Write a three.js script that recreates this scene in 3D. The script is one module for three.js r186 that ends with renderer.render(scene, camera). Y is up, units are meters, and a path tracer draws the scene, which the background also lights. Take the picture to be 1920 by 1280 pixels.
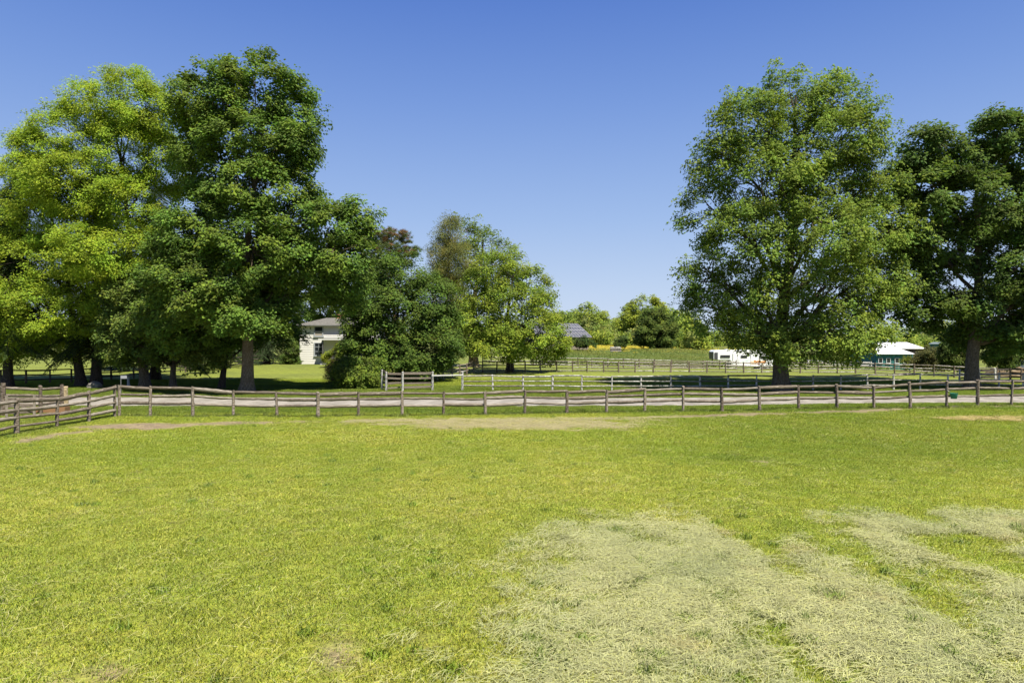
import * as THREE from 'three';
import { mergeGeometries } from 'three/addons/utils/BufferGeometryUtils.js';
import { ImprovedNoise } from 'three/addons/math/ImprovedNoise.js';

// ---------------------------------------------------------------- camera, sky, sun, exposure
const scene = new THREE.Scene();
const F = 1280, CAM_Y = 4.1;                       // focal length in photo pixels (1920 wide), lens height
const camera = new THREE.PerspectiveCamera(53.13, 1920 / 1280, 0.1, 4000);
camera.position.set(0, CAM_Y, 0);
camera.lookAt(0, CAM_Y, -100);

const renderer = new THREE.WebGLRenderer({ antialias: true });
renderer.setSize(1024, 682);
renderer.toneMapping = THREE.LinearToneMapping;
renderer.toneMappingExposure = 2.05;
renderer.shadowMap.enabled = true;
const SKY_GAIN = 1 / 2.05;

const s2l = c => { c /= 255; return c <= 0.04045 ? c / 12.92 : ((c + 0.055) / 1.055) ** 2.4; };
{
  const stops = [[-90, 96, 104, 84], [-4, 150, 165, 150], [-0.5, 208, 222, 239], [0, 210, 223, 241], [4, 193, 213, 241], [10, 161, 190, 235], [19, 122, 157, 221], [27, 91, 129, 206], [50, 62, 99, 180], [90, 48, 82, 160]];
  const w = 64, h = 512, data = new Float32Array(w * h * 4);
  for (let j = 0; j < h; j++) {
    const e = ((j + 0.5) / h - 0.5) * 180;
    let k = 0; while (k < stops.length - 2 && e > stops[k + 1][0]) k++;
    const a = stops[k], b = stops[k + 1], t = Math.min(1, Math.max(0, (e - a[0]) / (b[0] - a[0])));
    for (let i = 0; i < w; i++) {
      const o = (j * w + i) * 4;
      for (let c = 0; c < 3; c++) data[o + c] = s2l(a[c + 1] + (b[c + 1] - a[c + 1]) * t) * SKY_GAIN;
      data[o + 3] = 1;
    }
  }
  const sky = new THREE.DataTexture(data, w, h, THREE.RGBAFormat, THREE.FloatType);
  sky.mapping = THREE.EquirectangularReflectionMapping; sky.magFilter = sky.minFilter = THREE.LinearFilter;
  sky.wrapS = THREE.RepeatWrapping; sky.needsUpdate = true;
  scene.background = sky; scene.environment = sky;
}
const sun = new THREE.DirectionalLight(new THREE.Color().setRGB(1, 0.94, 0.82), 4.6);
sun.name = 'sun';
sun.position.set(0.295 * 200, 0.865 * 200, 0.405 * 200 - 60);
sun.target.position.set(0, 0, -60);
sun.castShadow = true; sun.shadow.radius = 1;
Object.assign(sun.shadow.camera, { left: -120, right: 120, top: 120, bottom: -120, near: 1, far: 500 });
sun.shadow.mapSize.set(2048, 2048);
scene.add(sun, sun.target);

// ---------------------------------------------------------------- helpers
function RNG(seed) { let a = seed >>> 0; return () => { a = (a + 0x6D2B79F5) | 0; let t = Math.imul(a ^ (a >>> 15), 1 | a); t = (t + Math.imul(t ^ (t >>> 7), 61 | t)) ^ t; return ((t ^ (t >>> 14)) >>> 0) / 4294967296; }; }
const rnd = RNG(7);
const perlin = new ImprovedNoise();
const noise = (x, y, z = 0) => perlin.noise(x + 100.3, y + 57.7, z + 13.1);
const fbm = (x, y, o = 4, z = 0) => { let s = 0, a = 0.5, f = 1; for (let i = 0; i < o; i++) { s += a * noise(x * f, y * f, z + i * 7.3); a *= 0.5; f *= 2.03; } return s; };
const clamp = (v, a = 0, b = 1) => Math.min(b, Math.max(a, v));
const sstep = (a, b, v) => { const t = clamp((v - a) / (b - a)); return t * t * (3 - 2 * t); };
const lerp = (a, b, t) => a + (b - a) * t;
const V = (x, y, z) => new THREE.Vector3(x, y, z);
const C = (r, g, b) => new THREE.Color().setRGB(r, g, b);
const used = new Map();
const numbered = n => { const k = used.get(n) ?? 0; used.set(n, k + 1); return k ? `${n}_${String(k).padStart(3, '0')}` : n; };
function shade(o) { o.traverse(m => { if (m.isMesh) { m.castShadow = true; m.receiveShadow = true; } }); return o; }
function thing(name, label, category, pos = [0, 0, 0], turn = 0, group) {
  const g = new THREE.Group(); g.name = numbered(name); g.position.set(...pos); g.rotation.y = turn;
  g.userData = { label, category }; if (group) g.userData.group = group; scene.add(g); return g;
}
function part(name, geo, mat, parent, stuff) {
  const m = new THREE.Mesh(geo, mat); m.name = name; m.castShadow = m.receiveShadow = true;
  if (stuff) m.userData.kind = 'stuff'; parent.add(m); return m;
}
function structure(name, geo, mat) { const m = part(numbered(name), geo, mat, scene); m.userData.kind = 'structure'; return m; }
function box(w, h, d, x = 0, y = 0, z = 0) { const g = new THREE.BoxGeometry(w, h, d); g.translate(x, y, z); return g; }
function tube(pts, r0, r1, seg = 6, rad = 6, wob = 0, rn = rnd, flare = 0) {
  const curve = new THREE.CatmullRomCurve3(pts), fr = curve.computeFrenetFrames(seg, false), P = [], UV = [], I = [];
  const L = curve.getLength();
  for (let i = 0; i <= seg; i++) {
    const t = i / seg, c = curve.getPointAt(t), r = lerp(r0, r1, Math.pow(t, 0.85)) * (1 + flare * Math.exp(-t * L / 0.55));
    for (let j = 0; j <= rad; j++) {
      const a = (j % rad) / rad * Math.PI * 2, k = r * (1 + wob * Math.sin(a * 3 + i * 0.4 + 1.3) * (0.6 + flare * Math.exp(-t * L / 0.5)) + wob * 0.5 * Math.sin(a * 5 - i * 0.7));
      P.push(c.x + (fr.normals[i].x * Math.cos(a) + fr.binormals[i].x * Math.sin(a)) * k, c.y + (fr.normals[i].y * Math.cos(a) + fr.binormals[i].y * Math.sin(a)) * k, c.z + (fr.normals[i].z * Math.cos(a) + fr.binormals[i].z * Math.sin(a)) * k);
      UV.push(j / rad * Math.max(1, Math.round(r0 * 6)), t * L / 1.2);
      if (i < seg && j < rad) { const q = i * (rad + 1) + j; I.push(q, q + 1, q + rad + 1, q + 1, q + rad + 2, q + rad + 1); }
    }
  }
  const g = new THREE.BufferGeometry();
  g.setAttribute('position', new THREE.Float32BufferAttribute(P, 3)); g.setAttribute('uv', new THREE.Float32BufferAttribute(UV, 2)); g.setIndex(I);
  g.computeVertexNormals(); return g;
}
function dataTex(w, h, fn, repeat = [1, 1], srgb = true) {
  const d = new Uint8Array(w * h * 4);
  for (let j = 0; j < h; j++) for (let i = 0; i < w; i++) {
    const c = fn(i / w, j / h), o = (j * w + i) * 4;
    for (let k = 0; k < 3; k++) d[o + k] = clamp(c[k], 0, 255);
    d[o + 3] = 255;
  }
  const t = new THREE.DataTexture(d, w, h); t.wrapS = t.wrapT = THREE.RepeatWrapping; t.magFilter = THREE.LinearFilter; t.minFilter = THREE.LinearMipmapLinearFilter; t.generateMipmaps = true;
  t.repeat.set(...repeat); if (srgb) t.colorSpace = THREE.SRGBColorSpace; t.needsUpdate = true; return t;
}
// tileable noise: blend on a torus
function tnoise(u, v, f, z = 0) {
  const a = u * Math.PI * 2, b = v * Math.PI * 2, R = f / (Math.PI * 2);
  return perlin.noise(Math.cos(a) * R + z + 31.7, Math.sin(a) * R + Math.cos(b) * R * 1.0 + 9.1, Math.sin(b) * R + 4.4 + z * 1.7);
}

// ---------------------------------------------------------------- terrain height (metres) by x and depth d = -z
const GX = [-90, -30, 0, 30, 60, 120], GD = [0, 33, 40, 48, 56, 74, 92, 112, 150, 200, 260, 600, 1600];
const GH = [
  [0, 0, 0, .1, .32, .6, .8, 1.0, 1.6, 2.2, 2.6, 3.2, 3.3],
  [0, 0, 0, .1, .22, .6, 1.1, 1.4, 2.0, 2.5, 2.8, 3.2, 3.3],
  [0, 0, 0, .05, .1, .78, .9, 1.25, 2.1, 2.6, 2.9, 3.2, 3.3],
  [0, .05, .25, .2, .12, .68, .34, .9, 2.1, 2.6, 2.9, 3.2, 3.3],
  [0, .1, .35, .3, .2, .36, .1, -.42, .8, 1.6, 2.4, 3.1, 3.3],
  [0, .1, .35, .3, .2, .3, .1, -.4, .5, 1.4, 2.2, 3.1, 3.3]];
function find(a, v) { let k = 0; while (k < a.length - 2 && v > a[k + 1]) k++; return [k, sstep(a[k], a[k + 1], v)]; }
function H(x, d) {
  const [i, s] = find(GX, x), [j, t] = find(GD, d);
  const h = lerp(lerp(GH[i][j], GH[i][j + 1], t), lerp(GH[i + 1][j], GH[i + 1][j + 1], t), s);
  return h + (d > 0 ? 0.05 * noise(x * 0.09, d * 0.09) + 0.018 * noise(x * 0.45, d * 0.45, 3) : 0);
}
const on = (px, d) => { const x = (px - 960) / F * d; return V(x, H(x, d), -d); };     // a spot on the ground, by bearing and depth
const deep = (px, py) => {                                                             // depth where a bearing meets the ground
  let a = 5; const f = d => CAM_Y - (py - 640) / F * d - H((px - 960) / F * d, d);
  while (a < 900 && f(a) > 0) a += 0.5;
  let lo = a - 0.5, hi = a; for (let k = 0; k < 20; k++) { const m = (lo + hi) / 2; f(m) > 0 ? lo = m : hi = m; }
  return (lo + hi) / 2;
};
const at = (px, py) => on(px, deep(px, py));

// ---------------------------------------------------------------- what covers the ground
const ROAD0 = 42.9, ROAD1 = 48.6;
const roadEdge = (x, k) => (k ? ROAD1 : ROAD0) + 0.35 * noise(x * 0.06, k * 9 + 2) + 0.16 * noise(x * 0.7, k * 9 + 5) + 0.08 * noise(x * 2.3, k * 9 + 8) - 0.004 * Math.max(0, x);
function inPoly(x, y, p) { let c = false; for (let i = 0, j = p.length - 1; i < p.length; j = i++) if ((p[i][1] > y) !== (p[j][1] > y) && x < (p[j][0] - p[i][0]) * (y - p[i][1]) / (p[j][1] - p[i][1]) + p[i][0]) c = !c; return c; }
function segDist(x, y, p) { let m = 1e9; for (let i = 0, j = p.length - 1; i < p.length; j = i++) { const [ax, ay] = p[j], [bx, by] = p[i]; const t = clamp(((x - ax) * (bx - ax) + (y - ay) * (by - ay)) / ((bx - ax) ** 2 + (by - ay) ** 2 + 1e-9)); m = Math.min(m, Math.hypot(x - ax - t * (bx - ax), y - ay - t * (by - ay))); } return m; }
const ground2 = list => list.map(([px, py]) => { const d = CAM_Y * F / (py - 640); return [(px - 960) / F * d, d]; });
const HAY = ground2([[1060, 1040], [1085, 1000], [1160, 985], [1330, 985], [1430, 1010], [1530, 1050], [1620, 1085], [1720, 1105], [1830, 1140], [2000, 1170], [2100, 1300], [980, 1310], [1000, 1200], [1050, 1120]]);
const polyIn = (x, d, p, soft) => { const s = segDist(x, d, p), i = inPoly(x, d, p) ? s : -s; return sstep(-soft, soft, i); };
const ell = (x, d, cx, cd, rx, rd) => 1 - Math.hypot((x - cx) / rx, (d - cd) / rd);
const PATH = ground2([[40, 826], [110, 812], [200, 803], [290, 797], [420, 793], [560, 792], [700, 790], [860, 788], [1000, 786], [1210, 784], [1400, 779], [1600, 776], [1760, 772], [1920, 768], [2100, 764]]);
function pathDist(x, d) { let m = 1e9; for (let i = 1; i < PATH.length; i++) { const [ax, ay] = PATH[i - 1], [bx, by] = PATH[i]; const t = clamp(((x - ax) * (bx - ax) + (d - ay) * (by - ay)) / ((bx - ax) ** 2 + (by - ay) ** 2)); m = Math.min(m, Math.hypot(x - ax - t * (bx - ax), d - ay - t * (by - ay))); } return m; }
// returns {r,g,b, grass 0..1, hay 0..1, dry 0..1, lush 0..1}
function cover(x, d) {
  const n1 = fbm(x * 0.11, d * 0.11, 4), n2 = fbm(x * 0.55 + 9, d * 0.55, 3, 5), n3 = fbm(x * 2.1, d * 2.1, 3, 9);
  let lush = 0, dry = clamp(0.5 + 0.95 * n1 + 0.34 * n2 + 0.1 * n3 + (d < 41 ? 0.5 * noise(x * 0.32 + 0.1 * d, d * 0.035, 77) : 0)), hay = 0, dirt = 0;
  if (d < 41) {
    // swath of cut hay, streaked by the mower's rows
    const row = noise(x * 0.95 + 0.5 * n2, d * 0.13, 21), jx = x + 1.0 * n2 + 0.45 * n3, jd = d + 0.9 * n2 + 0.5 * n3;
    hay = polyIn(jx, jd, HAY, 1.9) * clamp(0.9 - 2.4 * Math.max(0, row + 0.0) * sstep(1.6, 3.6, x) + 0.9 * n2 + 0.9 * n3);
    const side = sstep(6.4, 8.2, x) * sstep(17.5, 14.5, d) * sstep(0.0, 0.3, -0.02 + 1.3 * noise(x * 0.9 + 0.4 * n2, d * 0.3, 31) + 0.7 * n2);
    const left = sstep(-1.6, 1.2, x + 1.2 * n2) * sstep(14.5, 10.5, d) * clamp(0.12 + 1.2 * n2 + n3) * 0.6;
    hay = clamp(Math.max(hay, side * 0.8, left));
    const w = 0.55 + 0.25 * noise(x * 0.3, 4);
    dirt = sstep(w + 0.5, w - 0.35, pathDist(x, d) + 0.5 * n2 + 0.3 * n3) * (x > -12 && x < 9 ? 0.55 : 0.85);
    const e1 = ell(x, d, -18.3, 33.1, 3.6, 1.5) + 0.7 * n2 + 0.35 * n3; dirt = Math.max(dirt, sstep(0, 0.45, e1));
    const e2 = ell(x, d, 0.3, 33.9, 7.4, 2.6) + 0.9 * n2 + 0.6 * n3; dry = Math.max(dry, sstep(-0.15, 0.4, e2) * 1.15); dirt = Math.max(dirt, 0.66 * sstep(-0.1, 0.5, e2));
    const e3 = ell(x, d, 24.6, 35.3, 3.8, 1.0) + 0.9 * n2 + 0.5 * n3; hay = Math.max(hay, 0.85 * sstep(0.1, 0.6, e3));
    const e4 = ell(x, d, 8.0, 24.0, 1.8, 0.9) + 0.6 * n2; lush = Math.max(lush, 0.6 * sstep(0, 0.5, e4));
    const e5 = ell(x, d, 8.6, 23.3, 0.35, 0.22) + 0.5 * n3; dirt = Math.max(dirt, sstep(0, 0.4, e5));
    dirt = Math.max(dirt, 0.9 * sstep(0.22, 0.36, n2 * 0.7 + n3 * 0.55 + 0.08) * sstep(9.8, 8.8, d) * sstep(1, -1.5, x));
    const fieldRight = sstep(2, 14, x) * sstep(18, 26, d); lush = Math.max(lush, 0.45 * fieldRight);
    lush = Math.max(lush, sstep(37.6, 39.6, d + 0.6 * n2) * 0.8);
  } else if (d < 60) lush = 0.75; else lush = clamp(0.35 + n1);
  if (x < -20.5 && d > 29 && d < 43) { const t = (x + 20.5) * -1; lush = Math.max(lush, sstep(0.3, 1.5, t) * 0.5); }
  // colours of living blades, dry thatch, bare earth
  const g0 = [.345, .455, .03], g1 = [.485, .545, .06], gl = [.155, .245, .020];
  let c = [0, 1, 2].map(k => lerp(lerp(g0[k], g1[k], dry), gl[k], lush));
  if (d > 60) { const yel = sstep(100, 170, d); c = [0, 1, 2].map(k => lerp(c[k], [.17, .215, .03][k], 0.6 * yel)); }
  return { c, hay, dirt, dry, lush, grass: clamp(1 - dirt * 1.25) * (1 - 0.28 * hay) };
}
const EARTH = [.27, .215, .13], HAYC = [.23, .225, .085];

// ---------------------------------------------------------------- ground sheet
const groundTex = dataTex(512, 512, (u, v) => {
  const a = tnoise(u, v, 9) * 0.4 + tnoise(u, v, 27, 3) * 0.35 + tnoise(u, v, 70, 8) * 0.45;
  const k = 205 + 95 * a + (rnd() - 0.5) * 70; return [k, k * (0.98 + 0.04 * tnoise(u, v, 15, 5)), k * 0.95];
}, [1, 1]);
const groundBump = dataTex(512, 512, (u, v) => { const a = 128 + 120 * (tnoise(u, v, 40, 2) * 0.7 + tnoise(u, v, 90, 6) * 0.7); return [a, a, a]; }, [1, 1], false);
{
  const ds = [], xs = [];
  for (let d = -40; d < 4; d += 4) ds.push(d);
  for (let d = 4; d < 52; d += 0.4) ds.push(d);
  for (let d = 52, s = 0.5; d < 1600; d += s, s *= 1.045) ds.push(d); ds.push(1600);
  for (let x = 0, s = 0.45; x < 1500; x += s) { if (x > 36) s *= 1.07; xs.push(x); if (x) xs.unshift(-x); }
  const P = [], UV = [], COL = [], I = [], nx = xs.length;
  for (const d of ds) for (const x of xs) {
    P.push(x, H(x, d), -d); UV.push(x / 3.1, d / 3.1);
    const k = cover(x, d), thatch = d < 62 ? [k.c[0] * 0.6, k.c[1] * 0.55, k.c[2] * 0.7] : [k.c[0] * 0.62, k.c[1] * 0.6, k.c[2] * 0.7];
    for (let q = 0; q < 3; q++) COL.push(lerp(lerp(thatch[q], HAYC[q] * 0.85, k.hay), EARTH[q], k.dirt) * 1.18);
  }
  for (let j = 0; j < ds.length - 1; j++) for (let i = 0; i < nx - 1; i++) { const q = j * nx + i; I.push(q, q + 1, q + nx, q + 1, q + nx + 1, q + nx); }
  const g = new THREE.BufferGeometry();
  g.setAttribute('position', new THREE.Float32BufferAttribute(P, 3)); g.setAttribute('uv', new THREE.Float32BufferAttribute(UV, 2)); g.setAttribute('color', new THREE.Float32BufferAttribute(COL, 3)); g.setIndex(I); g.computeVertexNormals();
  const m = structure('ground', g, new THREE.MeshStandardMaterial({ vertexColors: true, map: groundTex, bumpMap: groundBump, bumpScale: 0.03, roughness: 1 }));
  m.userData.label = 'grassy paddock ground rising gently to far fields'; m.userData.category = 'ground';
}
// ---------------------------------------------------------------- gravel drive
{
  const P = [], UV = [], I = [], n = 420, m = 10;
  for (let i = 0; i <= n; i++) {
    const x = lerp(-100, 110, i / n);
    for (let j = 0; j <= m; j++) { const d = lerp(roadEdge(x, 0), roadEdge(x, 1), j / m), crown = 0.05 * Math.sin(j / m * Math.PI); P.push(x, H(x, d) + 0.015 + crown, -d); UV.push(x / 2.3, d / 2.3); if (i < n && j < m) { const q = i * (m + 1) + j; I.push(q, q + m + 1, q + 1, q + 1, q + m + 1, q + m + 2); } }
  }
  const g = new THREE.BufferGeometry();
  g.setAttribute('position', new THREE.Float32BufferAttribute(P, 3)); g.setAttribute('uv', new THREE.Float32BufferAttribute(UV, 2)); g.setIndex(I); g.computeVertexNormals();
  const tex = dataTex(512, 512, (u, v) => { const a = tnoise(u, v, 6, 1) * 18 + tnoise(u, v, 50, 4) * 30 + (rnd() - 0.5) * 44; const b = a * .8 + tnoise(u, v, 3, 9) * 22; return [134 + b, 128 + b, 118 + b]; });
  const r = structure('road', g, new THREE.MeshStandardMaterial({ map: tex, roughness: 0.95 }));
  r.userData.label = 'pale gravel farm drive running behind the front fence'; r.userData.category = 'road';
}

// ---------------------------------------------------------------- grass and hay
const frontPx = [[223, 780, 722], [281, 781, 724], [361, 782, 725], [437, 780, 732], [519, 782, 734], [596, 782, 735], [672, 780, 735], [754, 781, 733], [831, 779, 734], [910, 778, 734], [984, 776, 731], [1063, 775, 732], [1137, 774, 731], [1209, 773, 728], [1281, 772, 724], [1354, 772, 727], [1425, 771, 724], [1498, 767, 722], [1570, 767, 720], [1639, 766, 723], [1708, 766, 716], [1776, 765, 714], [1834, 763, 712], [1897, 761, 713], [1962, 760, 711], [2030, 759, 710]];
const bladeMat = new THREE.MeshPhysicalMaterial({ color: 0xffffff, vertexColors: true, roughness: 1, transmission: 0.48, thickness: 0, side: THREE.DoubleSide, specularIntensity: 0.15 });
const strawMat = new THREE.MeshStandardMaterial({ color: 0xffffff, vertexColors: true, roughness: 0.8, side: THREE.DoubleSide });
function bladePatch(n, size, h0, h1, w, lean, seed) {
  const r = RNG(seed), P = [], COL = [], N = [];
  for (let i = 0; i < n; i++) {
    const a = r() * 6.283, q = Math.sqrt(r()) * size * 0.5, x = Math.cos(a) * q, z = Math.sin(a) * q, t = r() * 6.283, h = lerp(h0, h1, r() ** 1.6), l = lean * (0.4 + r()) * h, b = r() * 6.283, ww = w * (0.6 + 0.8 * r());
    const dx = Math.cos(t) * ww / 2, dz = Math.sin(t) * ww / 2, mx = x + Math.cos(b) * l * 0.35, mz = z + Math.sin(b) * l * 0.35, tx = x + Math.cos(b) * l, tz = z + Math.sin(b) * l;
    P.push(x - dx, -0.01, z - dz, x + dx, -0.01, z + dz, mx - dx * 0.8, h * 0.6, mz - dz * 0.8, x + dx, -0.01, z + dz, mx + dx * 0.8, h * 0.6, mz + dz * 0.8, mx - dx * 0.8, h * 0.6, mz - dz * 0.8, mx - dx * 0.8, h * 0.6, mz - dz * 0.8, mx + dx * 0.8, h * 0.6, mz + dz * 0.8, tx, h, tz);
    const k = 0.84 + 0.34 * r(), y = r() < 0.09 ? 1 : 0;
    for (let v = 0; v < 9; v++) { COL.push(k * (y ? 1.7 : 1), k * (y ? 1.35 : 1), k * (y ? 2.2 : 1)); N.push(Math.cos(b) * 0.35, 0.94, Math.sin(b) * 0.35); }
  }
  const g = new THREE.BufferGeometry();
  g.setAttribute('position', new THREE.Float32BufferAttribute(P, 3)); g.setAttribute('normal', new THREE.Float32BufferAttribute(N, 3)); g.setAttribute('color', new THREE.Float32BufferAttribute(COL, 3)); return g;
}
function strawPatch(n, size, l0, l1, w, seed, align) {
  const r = RNG(seed), P = [], COL = [];
  for (let i = 0; i < n; i++) {
    let x = (r() - 0.5) * size, z = (r() - 0.5) * size, y = 0.012 + r() * 0.055, a = align ? (r() - 0.5) * 1.7 : r() * 6.283; const L = lerp(l0, l1, r()), bend = (r() - 0.5) * 1.2, ww = w * (0.7 + 0.7 * r()), k = 0.7 + 0.5 * r(), tint = r();
    let py = y, rise = (r() - 0.45) * 0.10;
    const pts = []; const S = 4;
    for (let s = 0; s <= S; s++) { pts.push([x, Math.max(0.004, py), z, a]); x += Math.cos(a) * L / S; z += Math.sin(a) * L / S; a += bend / S; py += rise / S; rise -= 0.03; }
    for (let s = 0; s < S; s++) {
      const [ax, ay, az, aa] = pts[s], [bx, by, bz, ba] = pts[s + 1], ox = -Math.sin(aa) * ww / 2, oz = Math.cos(aa) * ww / 2, qx = -Math.sin(ba) * ww / 2 * (s === S - 1 ? 0.3 : 1), qz = Math.cos(ba) * ww / 2 * (s === S - 1 ? 0.3 : 1);
      P.push(ax - ox, ay, az - oz, ax + ox, ay + 0.001, az + oz, bx - qx, by, bz - qz, ax + ox, ay + 0.001, az + oz, bx + qx, by + 0.001, bz + qz, bx - qx, by, bz - qz);
      for (let v = 0; v < 6; v++) COL.push(k * (tint > 0.9 ? 1.0 : 1), k * (tint > 0.93 ? 0.8 : 1), k * (tint > 0.75 ? 0.72 : 1));
    }
  }
  const g = new THREE.BufferGeometry(); g.setAttribute('position', new THREE.Float32BufferAttribute(P, 3)); g.setAttribute('color', new THREE.Float32BufferAttribute(COL, 3)); g.computeVertexNormals(); return g;
}
const M4 = new THREE.Matrix4(), Q4 = new THREE.Quaternion(), E4 = new THREE.Euler();
class Copies {
  constructor() { this.m = []; this.c = []; }
  add(p, rx, ry, rz, sx, sy, sz, col) { E4.set(rx, ry, rz, 'YXZ'); Q4.setFromEuler(E4); M4.compose(p, Q4, V(sx, sy, sz)); this.m.push(...M4.elements); this.c.push(col[0], col[1], col[2]); }
  addQ(p, q, s, col) { M4.compose(p, q, V(s, s, s)); this.m.push(...M4.elements); this.c.push(col[0], col[1], col[2]); }
  build(name, geo, mat, parent) {
    const n = this.m.length / 16, o = new THREE.InstancedMesh(geo, mat, n); o.name = name; o.castShadow = o.receiveShadow = true;
    o.instanceMatrix.array.set(this.m); o.instanceColor = new THREE.InstancedBufferAttribute(new Float32Array(this.c), 3); o.userData.kind = 'stuff'; parent.add(o); return o;
  }
}
function stuffGroup(name, label, category) { const g = new THREE.Group(); g.name = numbered(name); g.userData = { label, category, kind: 'stuff' }; scene.add(g); return g; }
{
  const r = RNG(11), A = new Copies(), B = new Copies(), T = new Copies(), S1 = new Copies(), S2 = new Copies();
  const put = (d0, d1, per, size) => {
    for (let dd = d0; dd < d1; dd += per) for (let xx = -(0.79 * dd + 3); xx < 0.79 * dd + 3; xx += per) {
      const d = dd + (r() - 0.5) * per * 1.1, x = xx + (r() - 0.5) * per * 1.1;
      if (d > roadEdge(x, 0) - 0.05 && d < roadEdge(x, 1) + 0.1) continue;
      const k = cover(x, d); if (r() > k.grass * 1.05) continue;
      const v = 0.9 + 0.2 * r(), tall = (1 + 0.55 * k.lush + 0.9 * k.hay * r()) * lerp(0.75, 1.25, r()) * (d > 42 && d < 60 ? 0.8 : 1);
      const col = [k.c[0] * v * (0.92 + 0.16 * r()), k.c[1] * v, k.c[2] * v];
      (r() < 0.5 ? A : B).add(V(x, H(x, d), -d), 0, r() * 6.283, 0, size, size * tall, size, col);
    }
  };
  put(7, 15, 0.3, 1); put(15, 27, 0.35, 1.1); put(27, 66, 0.46, 1.4);
  // taller tufts that the mower missed
  for (let i = 0; i < 420; i++) {
    const d = lerp(7.5, 40, r() ** 1.3), x = (r() * 2 - 1) * (0.79 * d + 2), k = cover(x, d); if (k.dirt > 0.4) continue;
    if (r() < 0.5) continue; const v = 0.9 + 0.5 * r(); T.add(V(x, H(x, d), -d), 0, r() * 6.283, 0, 0.7 + r() * 0.7, 0.4 + r() * 0.4, 0.7 + r() * 0.7, [.21 * v, .31 * v, .025 * v]);
  }
  for (let i = 0; i < 190; i++) { const px = lerp(880, 2000, r()), py = lerp(990, 1290, r()), d = CAM_Y * F / (py - 640), x = (px - 960) / F * d, k = cover(x, d); if (k.hay < 0.25) continue; const v = 1 + 0.6 * r(), n = fbm(x * 0.5, d * 0.5, 2, 33); if (n < -0.05) continue; T.add(V(x, H(x, d), -d), 0, r() * 6.283, 0, 0.6 + r() * 0.9, 0.45 + r() * r() * 0.9, 0.6 + r() * 0.9, [.17 * v, .25 * v, .03 * v]); }
  for (let i = 1; i < frontPx.length; i++) for (let k = 0; k < 16; k++) { const t = k < 7 ? (r() - 0.5) * 0.14 : r(), a = frontPx[i - 1], b = frontPx[i], p = at(lerp(b[0], a[0], t), lerp(b[1], a[1], t)), v = 0.8 + 0.6 * r(); T.add(V(p.x, p.y, p.z - 0.1 + (r() - 0.5) * 0.5), 0, r() * 6.283, 0, 0.8 + r(), 0.5 + r() * r() * 1.3, 0.8 + r(), [.19 * v, .245 * v, .03 * v]); }
  const g = stuffGroup('grass', 'short yellow-green paddock grass in the foreground and along the drive', 'grass');
  A.build('grass_blades', bladePatch(280, 0.66, 0.016, 0.046, 0.0082, 1.2, 3), bladeMat, g);
  B.build('grass_blades', bladePatch(280, 0.66, 0.014, 0.042, 0.0095, 1.5, 4), bladeMat, g);
  T.build('grass_tufts', bladePatch(70, 0.26, 0.09, 0.2, 0.011, 0.8, 5), bladeMat, g);
  // cut hay
  for (let i = 0; i < 30000; i++) {
    const d = Math.sqrt(lerp(49, 19 * 19, r())), x = lerp(-4, 0.79 * d + 3, r()), k = cover(x, d); if (r() > Math.pow(k.hay, 1.5) * 0.95) continue;
    const n = fbm(x * 0.35, d * 0.35, 3, 41), v = 0.86 + 0.3 * r() + 0.35 * n, gr = clamp(0.25 + 1.4 * n), or = fbm(x * 0.9, d * 0.9, 2, 71) > 0.27 ? 1 : 0;
    (r() < 0.5 ? S1 : S2).add(V(x, H(x, d) + 0.02 + 0.03 * r() * k.hay, -d), (r() - 0.5) * 0.12, (r() < 0.4 ? -0.15 + (r() - 0.5) * 1.6 + noise(x * 0.9, d * 0.9, 51) * 3 : r() * 6.283) + (r() < 0.5 ? Math.PI : 0), (r() - 0.5) * 0.12, 1, 1, 1,
      [lerp(.435, .25, gr) * v, lerp(.435, .275, gr) * v * (or ? 0.9 : 1), lerp(.19, .12, gr) * v * (or ? 0.85 : 1)]);
  }
  for (let i = 0; i < 1800; i++) { const d = lerp(33.5, 37, r()), x = lerp(19, 30, r()), k = cover(x, d); if (r() > k.hay) continue; const v = 0.9 + 0.3 * r(); S1.add(V(x, H(x, d) + 0.02, -d), 0, r() * 6.28, 0, 1.3, 1, 1.3, [.5 * v, .40 * v, .17 * v]); }
  for (let i = 0; i < 5000; i++) { const d = lerp(31.2, 36.8, r()), x = lerp(-8.5, 9, r()), k = cover(x, d); if (r() > 1.1 * k.dirt + 0.3 * sstep(0.75, 1.1, k.dry)) continue; const v = 0.8 + 0.4 * r(); S2.add(V(x, H(x, d) + 0.01, -d), 0, r() * 6.28, 0, 1.2, 0.6, 1.2, [.44 * v, .39 * v, .19 * v]); }
  // stray dry stems over the rest of the paddock
  const X = new Copies();
  for (let i = 0; i < 2500; i++) { const d = Math.sqrt(lerp(49, 36 * 36, r() ** 1.5)), x = (r() * 2 - 1) * (0.79 * d + 2), k = cover(x, d), n = fbm(x * 0.28, d * 0.28, 3, 61); if (r() > 0.2 + 1.8 * n + 0.5 * k.dry || k.hay > 0.6) continue; const v = 0.7 + 0.5 * r(); X.add(V(x, H(x, d) + 0.045, -d), 0, r() * 6.28, 0, 1, 1, 1, [.5 * v, .47 * v, .2 * v]); }
  const h = stuffGroup('cut_hay', 'swath of pale cut hay drying on the grass at lower right', 'hay');
  S1.build('hay_stems', strawPatch(30, 0.42, 0.07, 0.32, 0.0042, 21, true), strawMat, h);
  S2.build('hay_stems', strawPatch(30, 0.4, 0.05, 0.24, 0.0048, 22, false), strawMat, h);
  X.build('dry_stems', strawPatch(15, 0.9, 0.08, 0.27, 0.0034, 23, false), strawMat, h);
}
console.log('ground done');

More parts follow.
